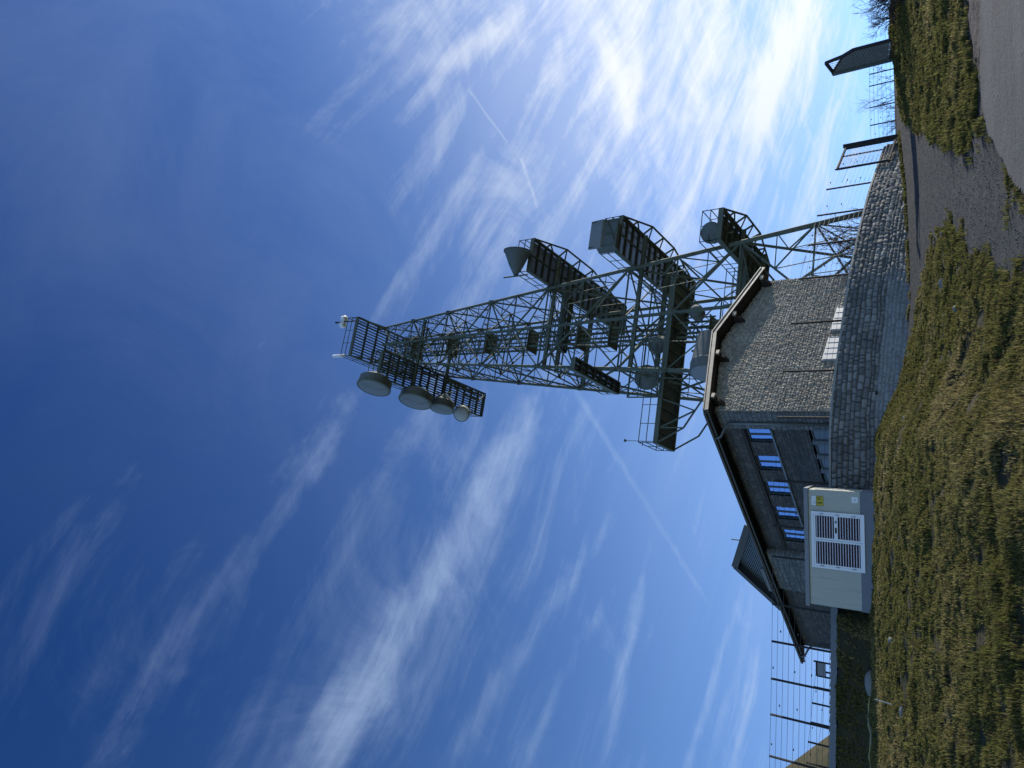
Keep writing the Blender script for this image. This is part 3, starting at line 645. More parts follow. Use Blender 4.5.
fence([(12.4, 43.6), (13.2, 43.8), (14.2, 44.0), (15.4, 44.2), (16.1, 44.4), (16.8, 44.6), (17.8, 44.9)], [float(z) for z in fz], 1.25, 7, 'low dark wire fence beyond the drive, between the steel gate and the slatted gate leaf', rot=.06)
sg = root('framed_board', (-12.74, 34.8, TERR), 'small grey board in a dark frame standing behind the left-hand wire fence', 'sign')
q = MB(); q.box((-13.02, 34.78, 9.42), (-12.46, 34.82, 9.78)); q.build('panel', M['cap'], sg)
q = MB()
for x in (-13.05, -12.43): q.beam((x, 34.8, TERR-.1), (x, 34.8, 9.92 if x > -12.6 else 9.80), .06)
q.beam((-13.05, 34.8, 9.80), (-12.43, 34.8, 9.80), .06); q.build('frame', M['post'], sg)

# steel mesh gate at the end of the wall
gd = np.array([1.55, 1.9, 0]); gd /= np.linalg.norm(gd); gb_ = np.array([9.55, 37.35, 0.0])
gt = root('mesh_gate', (*gb_[:2], 6.9), 'dark steel mesh gate leaf folded back against the right-hand end of the stone wall', 'gate')
def gp(t, z): return gb_+gd*t+np.array([0, 0, z])
q = MB(); w_ = 2.25
for a, b_ in (((0, 6.98), (0, 9.15)), ((w_, 6.98), (w_, 9.15)), ((0, 6.98), (w_, 6.98)), ((0, 9.15), (w_, 9.15))): q.beam(gp(*a), gp(*b_), .08, .08)
q.build('gate_frame', M['post'], gt)
q = MB()
for k in range(1, 16): q.beam(gp(w_*k/16, 7.0), gp(w_*k/16, 9.12), .008)
for k in range(1, 15): q.beam(gp(.02, 6.98+2.17*k/15), gp(w_-.02, 6.98+2.17*k/15), .008)
q.build('mesh_infill', M['wire'], gt)
q = MB(); q.beam(gp(w_+.16, 6.6), gp(w_+.16, 9.3), .16, .16); q.build('gate_post', M['post'], gt)
q = MB(); q.beam(gp(w_-.10, 6.98), gp(w_-.10, 9.12), .10, .12); q.build('stile', M['post'], gt)
# slatted leaf with the sloping top
lg_ = root('slatted_gate', (12.42, 33.0, 5.9), 'tall dark slatted gate leaf with a sloping top standing on the grass mound', 'gate')
la, lb = np.array([12.40, 33.0, 0]), np.array([12.41, 31.25, 0])
def lp(t, z): return la+(lb-la)*t+np.array([0, 0, z])
z0, z1 = 5.75, 8.16
OUT = [(0, z0+.3), (1, z0-.15), (1, 6.98), (.80, 7.45), (.66, 8.14), (0, 8.16)]
q = MB()
for a, b_ in zip(OUT, OUT[1:]+OUT[:1]): q.beam(lp(*a), lp(*b_), .10, .10)
q.beam(lp(.80, 7.45), lp(.10, 8.1), .05, .06)
q.build('gate_frame', M['post'], lg_)
q = MB(); q.beam(lp(-.02, z0), lp(-.02, 8.2), .22, .2); q.build('gate_post', M['steel_dark'], lg_)
q = MB(); off = np.array([.012, 0, 0])
q.prism([lp(.03, z0+.35)+off, lp(.97, z0+.0)+off, lp(.97, 6.95)+off, lp(.79, 7.42)+off, lp(.12, 8.03)+off, lp(.03, 8.05)+off], (.02, 0, 0)); q.build('panel', M['void2'], lg_)
q = MB()
def clipbar(c0, sl_):
    ts = np.linspace(0.03, .97, 60); zz = c0+ts*sl_
    topz = np.interp(ts, [0, .10, .80, 1], [8.05, 8.05, 7.42, 6.95]); ok = (zz > z0+.30-.4*ts) & (zz < topz)
    if ok.sum() > 2: i = np.where(ok)[0]; q.beam(lp(ts[i[0]], zz[i[0]]), lp(ts[i[-1]], zz[i[-1]]), .028, .05)
for k in range(22): clipbar(z0-1.9+k*.2, 1.9); clipbar(z0+.2+k*.2, -1.9)
q.build('slats', M['timber'], lg_)
for k in range(5):
    q = MB(); q.beam(lp(.2+.11*k, 8.12), lp(.2+.11*k, 8.0-.09*(k+1)), .012); q.build('bar', M['wire'], lg_)

# ------------------------------------------------------------------ transformer cabinet
X0, X1, YF, YB = -7.70, -3.80, 27.0, 27.65
cb = root('transformer_cabinet', (-5.75, 27.6, 5.5), 'beige transformer cabinet with white louvred double door in front of the stone wall', 'electrical cabinet')
q = MB(); q.box((X0, YF, 6.12), (X1, YB, 7.76)); q.build('body', M['render'], cb)
q = MB(); q.box((X0-.02, YF-.025, 5.25), (X1+.02, YB+.02, 6.117)); q.build('plinth', M['plinth'], cb)
q = MB(); q.box((X0-.07, YF-.06, 7.763), (X1+.05, YB+.05, 7.90)); q.build('roof_slab', M['cap'], cb)
DX0, DX1, DZ0, DZ1 = -6.42, -4.52, 5.98, 7.66
q = MB()
t = .075
for (a, c, b_, d) in ((DX0, DZ0, DX1, DZ0+t), (DX0, DZ1-t, DX1, DZ1), (DX0, DZ0+t, DX0+t, DZ1-t), (DX1-t, DZ0+t, DX1, DZ1-t)): q.box((a, YF-.07, c), (b_, YF-.027, d))
fr_ = q.build('door_frame', M['white'], cb)
mid = -5.46
for (a, b_, rails) in ((DX0+t+.004, mid-.006, []), (mid+.006, DX1-t-.004, [6.87])):
    q = MB(); z0, z1 = DZ0+t+.004, DZ1-t-.004; s = .055
    q.box((a, YF-.062, z0), (a+s, YF-.032, z1)); q.box((b_-s, YF-.062, z0), (b_, YF-.032, z1))
    q.box((a+s, YF-.062, z0), (b_-s, YF-.032, z0+s)); q.box((a+s, YF-.062, z1-s), (b_-s, YF-.032, z1))
    for r_ in rails: q.box((a+s, YF-.062, r_-.06), (b_-s, YF-.032, r_+.06))
    dr_ = q.build('door_leaf', M['white'], cb)
    q = MB(); q.box((a+.02, YF-.030, z0+.02), (b_-.02, YF-.026, z1-.02)); q.build('door_void', M['void'], dr_)
    q = MB(); q2 = MB(); n = 17
    for k in range(n):
        zc = z0+s+(z1-z0-2*s)*(k+.5)/n
        if any(abs(zc-r_) < .09 for r_ in rails): continue
        q.beam((a+s, YF-.053, zc), (b_-s, YF-.053, zc), .016, .022)
        q2.hexa([(a+s, YF-.048, zc-.026), (b_-s, YF-.048, zc-.026), (b_-s, YF-.034, zc+.004), (a+s, YF-.034, zc+.004), (a+s, YF-.046, zc-.024), (b_-s, YF-.046, zc-.024), (b_-s, YF-.032, zc+.008), (a+s, YF-.032, zc+.008)])
    q.build('louvre_slats', M['louvre'], dr_); q2.build('louvre_blades', M['blade'], dr_)
    for hz in (z0+.25, (z0+z1)/2, z1-.25):
        hx = a-.002 if a < -6 else b_+.002
        q = MB(); q.tube([(hx, YF-.078, hz-.06), (hx, YF-.078, hz+.06)], .016, 8); q.build('hinge', M['galv'], dr_)
    if rails:
        q = MB(); q.box((-5.20, YF-.075, 6.84), (-5.02, YF-.0625, 6.90)); q.build('lock_plate', M['black'], dr_)
        q = MB(); q.lathe((-4.83, YF-.0625, 6.87), (0, -1, 0), [(0, .035), (.03, .035), (.045, .02)], 12); q.build('handle', M['pipe'], dr_)
q = MB(); q.box((-4.335, YF-.012, 7.27), (-4.005, YF-.003, 7.505)); ys = q.build('warning_sign', M['yellow'], cb); ys['label'] = 'yellow warning plate'
q = MB(); yy = YF-.016
q.prism([(-4.255, yy, 7.31), (-4.215, yy, 7.31), (-4.20, yy, 7.40), (-4.235, yy, 7.39), (-4.20, yy, 7.47), (-4.24, yy, 7.47), (-4.27, yy, 7.38), (-4.235, yy, 7.385)], (0, .003, 0))
for z in (7.45, 7.415, 7.38, 7.345): q.box((-4.14, yy, z), (-4.04, yy+.003, z+.014))
for (a, c, b_, d) in ((-4.33, 7.273, -4.01, 7.28), (-4.33, 7.495, -4.01, 7.502), (-4.33, 7.28, -4.323, 7.495), (-4.017, 7.28, -4.01, 7.495)): q.box((a, yy, c), (b_, yy+.003, d))
q.build('print', M['black'], ys)
q = MB(); q.box((-4.325, YF-.010, 7.515), (-4.015, YF-.003, 7.655)); ws = q.build('number_plate', M['white'], cb)
q = MB()
for k, x in enumerate((-4.28, -4.20, -4.12)): q.box((x, YF-.013, 7.60), (x+.05, YF-.0105, 7.612))
q.box((-4.27, YF-.013, 7.54), (-4.18, YF-.0105, 7.555)); q.build('print', M['pipe'], ws)
q = MB(); q.box((-4.155, YF-.009, 6.18), (-3.965, YF-.003, 6.37)); nt = q.build('paper_notice', M['white'], cb)
q = MB()
for k in range(3): q.box((-4.09, YF-.012, 6.24+.025*k), (-4.03, YF-.0095, 6.25+.025*k))
q.build('print', M['pipe'], nt)

# ------------------------------------------------------------------ lattice mast
TC = np.array([3.4535, 52.0, 0]); TH = .28643; ZAP = 75.17; KS = .0768
E1 = np.array([math.cos(TH), math.sin(TH), 0]); E2 = np.array([-math.sin(TH), math.cos(TH), 0]); UZ = np.array([0, 0, 1.0])
def tp(u, v, z): return TC+E1*u+E2*v+UZ*z
def hw(z): return KS*(ZAP-z)
tw = root('lattice_tower', (TC[0], TC[1], TERR), 'tall grey-green steel lattice telecom mast with stacked platforms behind the stone building', 'tower')
sg4 = [(1, -1), (-1, -1), (-1, 1), (1, 1)]
def leg(i, z): return tp(sg4[i][0]*hw(z), sg4[i][1]*hw(z), z)
for i in range(4):
    q = MB(); q.tube([leg(i, z) for z in (7.0, 18, 33.7, 44.7, 54.2)], [.17, .15, .125, .10, .085], 10); q.build('leg', M['steel'], tw, smooth=True)
    q = MB(); p = leg(i, 7.2); q.hexa([p+np.array(d) for d in ((-.6, -.6, -.4), (.6, -.6, -.4), (.6, .6, -.4), (-.6, .6, -.4), (-.4, -.4, .7), (.4, -.4, .7), (.4, .4, .7), (-.4, .4, .7))]); q.build('footing', M['concrete'], tw)
LV = [53.4, 49.2, 44.7, 39.7, 33.7, 26.4, 18.0, 7.6]
for i in range(4):
    j = (i+1) % 4; q = MB()
    for k in range(7):
        zt, zb_ = LV[k], LV[k+1]; sc_ = .55+.45*k/6; wd = .15*sc_; w2 = .068*sc_+.01
        at, bt, ab, bb = leg(i, zt), leg(j, zt), leg(i, zb_), leg(j, zb_)
        wt, wb = hw(zt), hw(zb_); fm = wt/(wt+wb); mpt = at+(bb-at)*fm
        zm = mpt[2]; am, bm = leg(i, zm), leg(j, zm)
        q.beam(at, bb, wd, wd*.8); q.beam(bt, ab, wd, wd*.8)
        q.beam(am, bm, w2*1.2)
        for (top, bot, lm) in ((at, ab, am), (bt, bb, bm)):
            q1 = (top+mpt)/2; q3 = (bot+mpt)/2
            q.beam(lm, q1, w2); q.beam(lm, q3, w2)
            q.beam(q1, (mpt+lm)/2, w2*.7); q.beam(q3, (mpt+lm)/2, w2*.7)
            q.beam((top+lm)/2, q1, w2*.7); q.beam((bot+lm)/2, q3, w2*.7)
        if k: q.beam(at, bt, w2*1.3)
        # gusset plates on the leg
        for p in (at, bt): q.beam(p-UZ*.22, p+UZ*.22, .10, .30)
    q.build('face_bracing', M['steel'], tw)
for z in LV[1:-1]:
    q = MB(); w_ = hw(z); q.beam(tp(-w_, -w_, z), tp(w_, w_, z), .09); q.beam(tp(w_, -w_, z), tp(-w_, w_, z), .09)
    m4 = [tp(0, -w_, z), tp(w_, 0, z), tp(0, w_, z), tp(-w_, 0, z)]
    for a in range(4): q.beam(m4[a], m4[(a+1) % 4], .09)
    q.build('plan_bracing', M['steel'], tw)
# central cable and ladder shaft
q = MB(); r_ = .55
for (u, v) in ((-r_, -r_), (r_, -r_), (r_, r_), (-r_, r_)): q.beam(tp(u, v, 7.3), tp(u, v, 53.2), .15)
for z in np.arange(8.2, 53, 1.45):
    for a in range(4):
        c4 = [(-r_, -r_), (r_, -r_), (r_, r_), (-r_, r_)]; q.beam(tp(*c4[a], z), tp(*c4[(a+1) % 4], z), .055)
        q.beam(tp(*c4[a], z), tp(*c4[(a+1) % 4], z+1.45), .04)
shaft = q.build('cable_shaft', M['steel'], tw)
q = MB()
for z in np.arange(7.6, 53, .33): q.beam(tp(-.22, -r_-.04, z), tp(.22, -r_-.04, z), .03)
for u in (-.22, .22): q.beam(tp(u, -r_-.04, 7.3), tp(u, -r_-.04, 53.5), .05)
q.build('ladder', M['steel'], shaft)
q = MB()
for k in range(8):
    q = MB(); q.beam(tp(.40-.11*k, r_-.05-.9*(k % 3)*.5, 7.3), tp(.40-.11*k, r_-.05-.9*(k % 3)*.5, min(22+4.4*k, 53)), .07); q.build('feeder_cable', M['steel_dark'], shaft)
for z in (12.0, 16, 21.2, 29.2, 32, 36.8, 41.2, 45.6, 50):
    q = MB(); q.beam(tp(-.95, -.1, z), tp(.95, -.1, z), 1.5, .06, up=UZ)
    for (u, v) in ((-.95, -.85), (.95, -.85), (.95, .65), (-.95, .65)): q.beam(tp(u, v, z), tp(u, v, z+1.1), .04)
    for h in (.55, 1.1):
        q.beam(tp(-.95, -.85, z+h), tp(.95, -.85, z+h), .04); q.beam(tp(.95, -.85, z+h), tp(.95, .65, z+h), .04); q.beam(tp(-.95, -.85, z+h), tp(-.95, .65, z+h), .04)
    q.build('rest_platform', M['steel_dark'], tw)
q = MB()
for z in LV[1:-1]:
    w_ = hw(z)
    for (u, v) in ((0, -w_), (w_, 0), (0, w_), (-w_, 0)): q.beam(tp(u, v, z), tp(np.sign(u)*r_, np.sign(v)*r_, z), .09)
q.beam(tp(0, -hw(8), 8), tp(0, -hw(53), 53), .20, .14); q.build('shaft_ties', M['steel'], tw)

def deck(u0, u1, v0, v1, z, fill=.62, along='v', beams=(), rails=('u0', 'u1', 'v0', 'v1'), fas=.34, label=None, chord=None, pitch=.16, joist=.85):
    """an open-grating platform with edge beams, joists, hand rails; beams carry it across the mast"""
    q = MB()
    q.beam(tp(u0, v0, z), tp(u0, v1, z), .10, fas); q.beam(tp(u1, v0, z), tp(u1, v1, z), .10, fas)
    q.beam(tp(u0+.05, v0, z+.002), tp(u1-.05, v0, z+.002), .10, fas); q.beam(tp(u0+.05, v1, z+.002), tp(u1-.05, v1, z+.002), .10, fas)
    if along == 'v':
        n = max(2, int((v1-v0)/joist))
        for k in range(1, n): v = v0+(v1-v0)*k/n; q.beam(tp(u0+.05, v, z-.02), tp(u1-.05, v, z-.02), .09, .22)
        q.beam(tp((u0+u1)/2, v0+.05, z-.05), tp((u0+u1)/2, v1-.05, z-.05), .08, .14)
    else:
        n = max(2, int((u1-u0)/joist))
        for k in range(1, n): u = u0+(u1-u0)*k/n; q.beam(tp(u, v0+.05, z-.02), tp(u, v1-.05, z-.02), .09, .22)
    d = q.build('platform', M['steel_dark'], tw)
    if label: d['label'] = label
    q = MB(); zf = z+.14
    if along == 'v':
        for c in np.arange(u0+.08, u1-.04, pitch): q.beam(tp(c, v0+.05, zf), tp(c, v1-.05, zf), pitch*fill, .03)
    else:
        for c in np.arange(v0+.08, v1-.04, pitch): q.beam(tp(u0+.05, c, zf), tp(u1-.05, c, zf), pitch*fill, .03)
    q.build('grating', M['grate'], d)
    q = MB(); cs = {'u0': ((u0, v0), (u0, v1)), 'u1': ((u1, v0), (u1, v1)), 'v0': ((u0, v0), (u1, v0)), 'v1': ((u0, v1), (u1, v1))}
    for e in rails:
        (a, b_), (c, dd_) = cs[e]; ln = math.hypot(c-a, dd_-b_); n = max(1, int(round(ln/1.3)))
        for k in range(n+1): f = k/n; q.beam(tp(a+(c-a)*f, b_+(dd_-b_)*f, z+.15), tp(a+(c-a)*f, b_+(dd_-b_)*f, z+1.3), .045)
        for h in (.72, 1.3): q.beam(tp(a, b_, z+h), tp(c, dd_, z+h), .045)
    q.build('railing', M['steel'], d)
    if len(beams):
        q = MB()
        for (a, b_, c, dd_, zz) in beams: q.beam(tp(a, b_, zz), tp(c, dd_, zz), .18, .28)
        q.build('support_beam', M['steel'], d)
    if chord:
        q = MB()
        for P in chord:
            P = [tp(*p) for p in P]
            for a, b_ in zip(P[:-1], P[1:]): q.beam(a, b_, .11, .09)
            if len(chord) == 2: q.build('stay', M['steel'], d); q = MB()
        if q.V: q.build('stay', M['steel'], d)
    return d
def bowstay(ue, u_edge, v0, v1, z):
    """stay below a deck's outer edge: from its end, dipping, up to the mast, with posts"""
    P = [(u_edge, v0, z), (ue, v0+(v1-v0)*.25, z-.7), (ue-.1, v0+(v1-v0)*.55, z-.75), (u_edge-.4, v1, z-.2)]
    out_ = [P]
    for a in (.12, .25, .4, .55, .75):
        v = v0+(v1-v0)*a
        vv = [p[1] for p in P]; zz = np.interp(v, vv, [p[2] for p in P]); uu = np.interp(v, vv, [p[0] for p in P])
        out_.append([(uu, v, zz), (u_edge, v, z)]); out_.append([(uu, v, zz), (u_edge, min(v+.9, v1), z)])
    return out_
deck(-1.85, 1.85, -4.4, 3.6, 54.0, .40, label='topmost platform', rails=('u0', 'u1', 'v0', 'v1'), chord=[[(1.85, -4.3, 54.2), (1.55, -1.7, 52.6)], [(-1.85, -4.3, 54.2), (-1.6, -1.7, 52.6)]], pitch=.26, joist=1.15)
w_ = hw(48)
deck(-4.45, -2.15, -6.0, 8.2, 48.0, .50, beams=[(-4.3, -2.0, 2.0, -2.0, 47.7), (-4.3, 2.0, 2.0, 2.0, 47.7)], chord=bowstay(-3.2, -2.2, 8.2, 2, 47.9), pitch=.22, joist=1.0, label='long platform on the left face just below the top')
deck(3.45, 6.1, -6.1, 8.8, 33.7, .84, beams=[(-3.1, -2.9, 5.9, -2.9, 33.3), (-3.1, -1.2, 5.9, -1.2, 33.3), (-3.1, 2.9, 5.9, 2.9, 33.3)], chord=bowstay(6.6, 6.1, -6.0, 7.5, 33.6), label='upper right-hand platform')
deck(3.85, 6.6, -6.4, 6.2, 26.0, .74, beams=[(-3.7, -3.4, 6.4, -3.4, 25.6), (-3.7, 0.6, 6.4, 0.6, 25.6), (-3.7, 3.4, 6.4, 3.4, 25.6)], chord=bowstay(7.1, 6.6, -6.3, 5.8, 25.9), label='middle right-hand platform')
deck(4.15, 6.35, -5.7, 3.4, 19.0, .84, beams=[(-4.2, -2.6, 6.2, -2.6, 18.6), (-4.2, 1.6, 6.2, 1.6, 18.6)], chord=bowstay(6.8, 6.35, -5.6, 3.2, 18.9), label='lowest right-hand platform')
deck(-8.5, 3.6, -1.7, 1.1, 23.9, .80, along='u', rails=('u0', 'v0', 'v1'), chord=[[(-8.4, -1.6, 23.7), (-7.4, -1.6, 22.0), (-4.0, -1.6, 20.0)], [(-8.4, 1.0, 23.7), (-7.4, 1.0, 22.0), (-4.0, 1.0, 20.0)], [(-7.4, -1.6, 22.0), (-7.4, -1.6, 23.7)], [(-6.2, -1.6, 21.3), (-7.4, -1.6, 23.7)], [(-6.2, -1.6, 21.3), (-5.4, -1.6, 23.7)]], label='cross platform sticking out on the left')
deck(-4.6, -3.75, -6.6, -0.2, 28.2, .8, rails=('u0',), label='narrow walkway on the left face')
deck(-1.2, 4.15, -1.1, 0.1, 18.9, .5, along='u', rails=('v0', 'v1'), label='short walkway to the lowest platform')
deck(-1.0, 3.45, -.9, .3, 33.75, .6, along='u', rails=('v0', 'v1'), label='short walkway to the upper platform')

# ------------------------------------------------------------------ antennas, each a thing of its own
def dish(loc, ax, r, depth, label, back=.5, m='radome', group='dish antennas on the mast', pole=True, md='radome_dark', twd=None):
    c = tp(*loc); ax = np.asarray(ax, float); ax = E1*ax[0]+E2*ax[1]+UZ*ax[2]; ax /= np.linalg.norm(ax)
    a = root('dish_antenna', c, label, 'antenna', group)
    q = MB(); q.lathe(c, ax, [(-depth-back, r*.18), (-depth-back*.6, r*.55), (-depth, r*.98), (-depth+.02, r), (0, r), (0, r*.96)], 28); q.build('shroud', M[md], a, smooth=False)
    q = MB(); q.lathe(c, ax, [(.002, r*.97), (.05, r*.9), (.12, r*.55), (.15, .01)], 28); q.build('radome', M[m], a, smooth=True)
    q = MB(); q.lathe(c, ax, [(-.10, r*.99), (-.10, r*1.05), (.015, r*1.05), (.015, r*.99)], 28); q.build('rim', M['steel_dark'], a)
    q = MB(); b0 = c-ax*(depth+back+.12); q.beam(c-ax*(depth+back*.5), b0, .22); 
    if pole: q.tube([b0-UZ*1.1, b0+UZ*1.1], .06, 8)
    q.build('mount', M['steel'], a)
    return a
dish((-5.45, -6.0, 48.2), (-1, -.25, -.12), 1.4, .75, 'largest pale dish on the left side of the upper platform, nearest the mast top', .7)
dish((-5.45, -1.4, 47.7), (-1, -.25, -.12), 1.45, .75, 'second pale dish from the top, in the row under the long upper left platform', .7)
dish((-5.4, 1.5, 47.1), (-1, -.2, -.12), 1.1, .65, 'third dish of the row on the long upper left platform, close to the small drum', .9)
dish((-5.3, 3.7, 46.6), (-.5, -.8, -.45), .72, .55, 'small white drum antenna, lowest of the row on the upper left platform', .2, m='drum')
dish((4.75, -7.0, 34.3), (1, -.12, 0), 1.0, .12, 'conical dish poking out at the near end of the upper right-hand platform', 1.7, md='radome_dark')
dish((4.75, -5.6, 19.6), (-.35, -1, 0), .68, .5, 'round grey dish at the near end of the lowest right-hand platform', .4, m='radome_dark')
dish((-1.4, -1.5, 24.75), (-.5, -1, -.1), .62, .9, 'rounded drum antenna inside the mast above the cross platform', .3, m='radome_dark')
dish((-3.9, -2.0, 25.0), (-.2, -1, -.1), .85, .4, 'dark round dish framed by a square steel bracket left of the mast legs', .4, m='radome_dark')
dish((.9, -1.8, 21.9), (.1, -1, 0), .5, .6, 'grey dish low inside the mast behind the lit diagonal brace', .3, m='radome_dark')
# box-shaped horn on the middle platform
hb = root('box_antenna', tp(4.9, -6.6, 26.2), 'big square grey box antenna at the near end of the middle right-hand platform', 'antenna')
q = MB(); q.hexa([tp(3.95, -7.3, 25.75), tp(5.85, -7.3, 25.75), tp(5.85, -6.3, 25.95), tp(3.95, -6.3, 25.95), tp(3.95, -7.3, 27.2), tp(5.85, -7.3, 27.2), tp(5.85, -6.3, 27.5), tp(3.95, -6.3, 27.5)]); q.build('housing', M['radome_dark'], hb)
q = MB(); q.hexa([tp(3.85, -7.5, 26.75), tp(5.95, -7.5, 26.75), tp(5.95, -7.31, 26.6), tp(3.85, -7.31, 26.6), tp(3.85, -7.4, 27.75), tp(5.95, -7.4, 27.75), tp(5.95, -7.31, 27.75), tp(3.85, -7.31, 27.75)]); q.build('front_panel', M['radome'], hb)
q = MB()
for u in (3.95, 5.85): q.beam(tp(u, -7.4, 25.6), tp(u, -7.4, 27.7), .09)
q.beam(tp(3.95, -7.4, 25.6), tp(5.85, -7.4, 25.6), .09); q.beam(tp(3.95, -7.4, 25.6), tp(5.85, -7.4, 26.5), .06); q.beam(tp(5.85, -7.4, 27.7), tp(6.4, -6.3, 26.1), .08); q.beam(tp(4.9, -7.38, 25.6), tp(4.9, -7.38, 26.5), .05)
q.build('frame', M['steel'], hb)
# long horn behind the roof
hc = tp(-3.4, -5.2, 19.2)
hn = root('horn_antenna', hc, 'long cone-shaped horn antenna with a round pale front just above the gable roof', 'antenna')
ax = E1*(-.95)+E2*(-.25)+UZ*(-.12); ax /= np.linalg.norm(ax)
q = MB(); q.lathe(hc, ax, [(-1.4, .62), (-1.3, .72), (.75, .98), (.80, 1.02), (1.45, 1.02)], 28); q.build('shroud', M['radome_dark'], hn, smooth=False)
q = MB(); q.lathe(hc+ax*1.452, ax, [(0, .98), (.06, .85), (.1, .01)], 28); q.build('radome', M['radome'], hn, smooth=True)
q = MB(); q.tube([hc-ax*.6-UZ*2.0-E2*-.9, hc-ax*.6+UZ*1.5-E2*-.9], .08, 8); q.beam(hc-ax*.6, hc-ax*.6+E2*.9, .14); q.beam(hc-ax*.6+E2*.9, tp(-hw(19), -hw(19), 19), .12); q.build('mount', M['steel'], hn)
# small things on the crown of the mast
wa_ = root('rod_antenna', tp(-1.8, -4.4, 54.2), 'short white rod antenna at the left corner of the topmost platform', 'antenna')
q = MB(); q.tube([tp(-1.85, -4.4, 54.9), tp(-1.85, -4.4, 56.3)], .15, 10); q.build('rod', M['white'], wa_, smooth=True)
q = MB(); q.tube([tp(-1.85, -4.4, 54.1), tp(-1.85, -4.4, 54.95)], .04, 8); q.build('bracket', M['steel'], wa_)
ml = root('mast_light', tp(1.5, -4.4, 54.2), 'dark pole with two white lamp heads at the right corner of the topmost platform', 'warning lamp')
q = MB(); q.tube([tp(1.5, -4.4, 54.1), tp(1.5, -4.4, 56.9)], .06, 8); q.beam(tp(1.15, -4.4, 55.7), tp(1.85, -4.4, 55.7), .08); q.beam(tp(1.5, -4.4, 56.6), tp(1.5, -4.4, 57.0), .14); q.build('pole', M['black'], ml)
for u in (1.2, 1.8):
    q = MB(); q.lathe(tp(u, -4.4, 55.6), (0, 0, 1), [(0, .2), (.1, .3), (.45, .3), (.62, .1)], 14); q.build('lamp_head', M['white'], ml, smooth=True)
wn = root('weather_probe', tp(-8.4, -1.5, 25.2), 'thin rod with a small ball tip at the far left end of the cross platform', 'sensor')
q = MB(); q.tube([tp(-8.4, -1.6, 24.0), tp(-8.4, -1.6, 26.3)], .025, 6); q.beam(tp(-8.4, -1.6, 24.9), tp(-8.75, -1.6, 24.9), .04); q.build('rod', M['steel_dark'], wn)
q = MB(); q.lathe(tp(-8.4, -1.6, 26.3), (0, 0, 1), [(-.10, .02), (-.06, .09), (0, .11), (.06, .09), (.1, .02)], 12); q.build('ball', M['steel_dark'], wn, smooth=True)
# square bracket frame that carries the dark dish
bf = MB()
for (u0, u1, v) in ((-5.4, -3.2, -2.2),):
    for z in (23.95, 26.2): bf.beam(tp(u0, v, z), tp(u1, v, z), .10)
    for u in (u0, u1): bf.beam(tp(u, v, 23.95), tp(u, v, 26.2), .10)
    bf.beam(tp(u0, v, 25.4), tp(u1, v, 25.4), .05); bf.beam(tp(u0, v, 26.2), tp(u0+.8, v, 25.4), .04); bf.beam(tp(u0+.8, v, 25.4), tp(u0+1.5, v, 26.2), .04); bf.beam(tp(u0+1.5, v, 26.2), tp(u1, v, 25.4), .04)
bf.build('antenna_frame', M['steel'], tw)

# ------------------------------------------------------------------ bare shrubs
def shrub(loc, hgt, spread, seed, label, stems=9, depth=4, r0=.02):
    g = np.random.default_rng(seed); q = MB(); loc = np.array(loc, float)
    def grow(p, d, ln, r, k):
        n = 3; pts = [p]
        for _ in range(n):
            d = d+(g.random(3)-.5)*.45; d[2] += .06; d /= np.linalg.norm(d); pts.append(pts[-1]+d*ln/n)
        q.tube(pts, np.linspace(r, r*.6, n+1), 4, caps=False)
        if k:
            for _ in range(g.integers(2, 5)):
                i = g.integers(1, n+1); dd_ = d+(g.random(3)-.5)*1.5; dd_ /= np.linalg.norm(dd_)
                grow(pts[i], dd_, ln*(.5+.3*g.random()), r*.6, k-1)
    for _ in range(stems):
        a = g.random()*2*np.pi; t = g.random()*spread
        d = np.array([math.cos(a)*.6*g.random(), math.sin(a)*.6*g.random(), 1.0]); d /= np.linalg.norm(d)
        grow(loc+np.array([math.cos(a)*t, math.sin(a)*t, -.05]), d, hgt*(.35+.2*g.random()), r0, depth)
    return tag(q.build('bare_shrub', M['twig']), label, 'shrub')
shrub((13.4, 29.4, float(ground_z(13.4, 29.4))), 1.25, 1.0, 1, 'dense dark leafless shrub at the right edge of the grass mound', 46, 4, .02)
shrub((6.3, 37.0, TERR), 2.7, .7, 2, 'leafless twiggy shrub behind the stone retaining wall beside the mast leg', 13, 4, .03)
shrub((4.6, 37.6, TERR), 2.2, .7, 5, 'low leafless shrub behind the wall, close to the corner of the stone gable', 9, 4, .03)
shrub((15.6, 46.0, 7.7), 2.3, 1.0, 3, 'leafless shrub behind the low fence beside the slatted gate leaf', 7, 4, .017)
shrub((13.9, 46.5, 7.7), 1.7, .9, 4, 'leafless shrub behind the low fence close to the steel gate', 6, 4, .017)

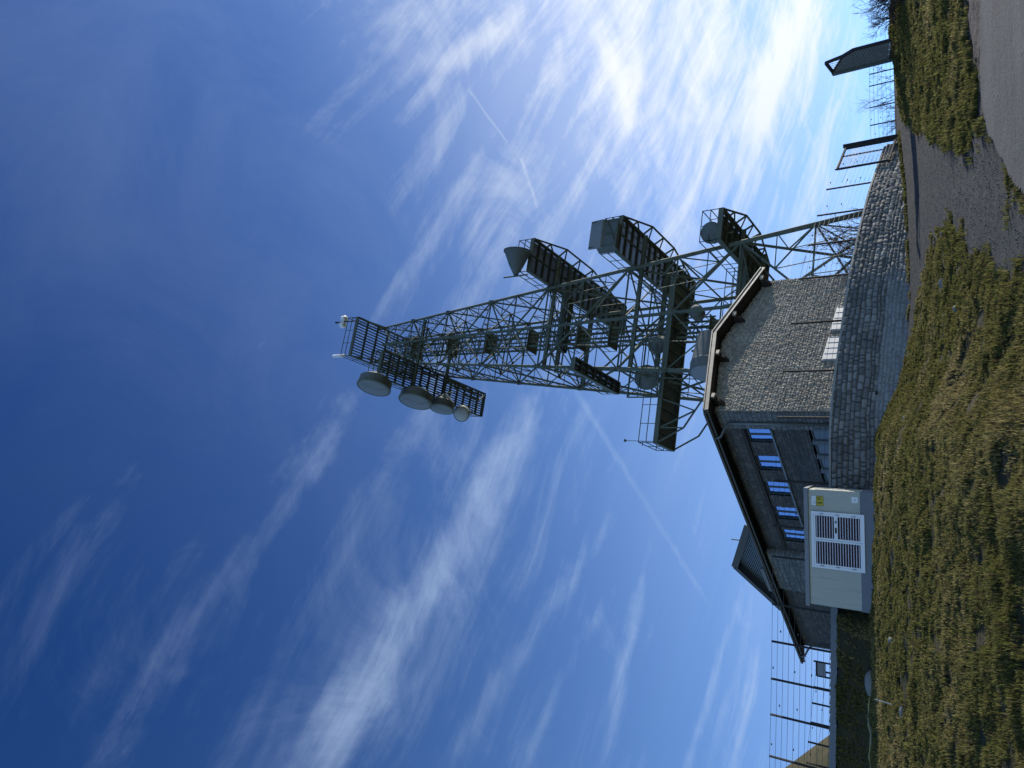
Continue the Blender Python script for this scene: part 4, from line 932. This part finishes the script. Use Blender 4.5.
# ------------------------------------------------------------------ small things on the bank
def rock(loc, rx, ry, rz, seed, label, m='rock', group=None, name='boulder'):
    g = np.random.default_rng(seed); nu, nv = 18, 11; V = []
    for j in range(nv):
        ph = math.pi*j/(nv-1)
        for i in range(nu):
            th = 2*math.pi*i/nu; d = np.array([math.cos(th)*math.sin(ph), math.sin(th)*math.sin(ph), math.cos(ph)])
            k = .75+.5*float(fbm(np.array([d[0]*1.7+seed*3+d[2]]), np.array([d[1]*1.7+d[2]*1.3]), 3, seed)[0]); V.append(np.array(loc)+d*k*np.array([rx, ry, rz]))
    Fc = [(j*nu+i, j*nu+(i+1) % nu, (j+1)*nu+(i+1) % nu, (j+1)*nu+i) for j in range(nv-1) for i in range(nu)]
    return tag(link_mesh(name, V, Fc, M[m]), label, 'rock', group)
def on(x, y, dz=0): return (x, y, float(ground_z(x, y))+dz)
rock(on(-10.0, 26.9, .1), .42, .25, .20, 3, 'pale rounded boulder on the brow of the bank, left of the cabinet')
rock(on(-6.6, 16.6, .05), .16, .09, .06, 4, 'white angular stone lying on the grass below the boulder')
rock(on(-6.1, 19.4, .05), .07, .06, .06, 5, 'small whitish stone on the slope below the cabinet')
rock(on(1.95, 18.6, .03), .10, .07, .08, 6, 'grey stone on the grass close to the edge of the gravel drive')
rock(on(1.15, 15.3, .03), .06, .045, .04, 7, 'small pale stone on the grass near the lower end of the drive edge')
rock(on(-1.05, 20.2, .04), .10, .07, .06, 8, 'flat light stone half buried in the grass below the corner of the building')
ht = MB()
hp = [(-10.3, 26.5), (-10.9, 26.0), (-11.4, 25.0), (-11.7, 23.5), (-11.9, 22.0), (-12.3, 20.2)]
D = densify(np.array(hp), .3); ht.tube([on(a, b_, .10+.03*math.sin(k)) for k, (a, b_) in enumerate(D)], .03, 6)
tag(ht.build('garden_hose', M['hose'], smooth=True), 'yellowish hose trailing down the grass from the pale boulder', 'hose')
ht = MB()
D = densify(np.array([(-10.6, 26.2), (-11.3, 25.2), (-11.9, 24.4), (-12.0, 22.6), (-12.8, 21.2)]), .3); ht.tube([on(a, b_, .09+.03*math.cos(k)) for k, (a, b_) in enumerate(D)], .016, 6)
tag(ht.build('white_cable', M['rock'], smooth=True), 'thin pale cable lying beside the yellowish hose on the grass', 'cable')
st = MB(); p = on(-7.33, 18.7); st.tube([(p[0], p[1], p[2]-.1), (p[0]+.05, p[1], p[2]+.40)], .010, 6)
tag(st.build('marker_stake', M['galv']), 'thin upright metal stake in the grass below the boulder', 'stake')
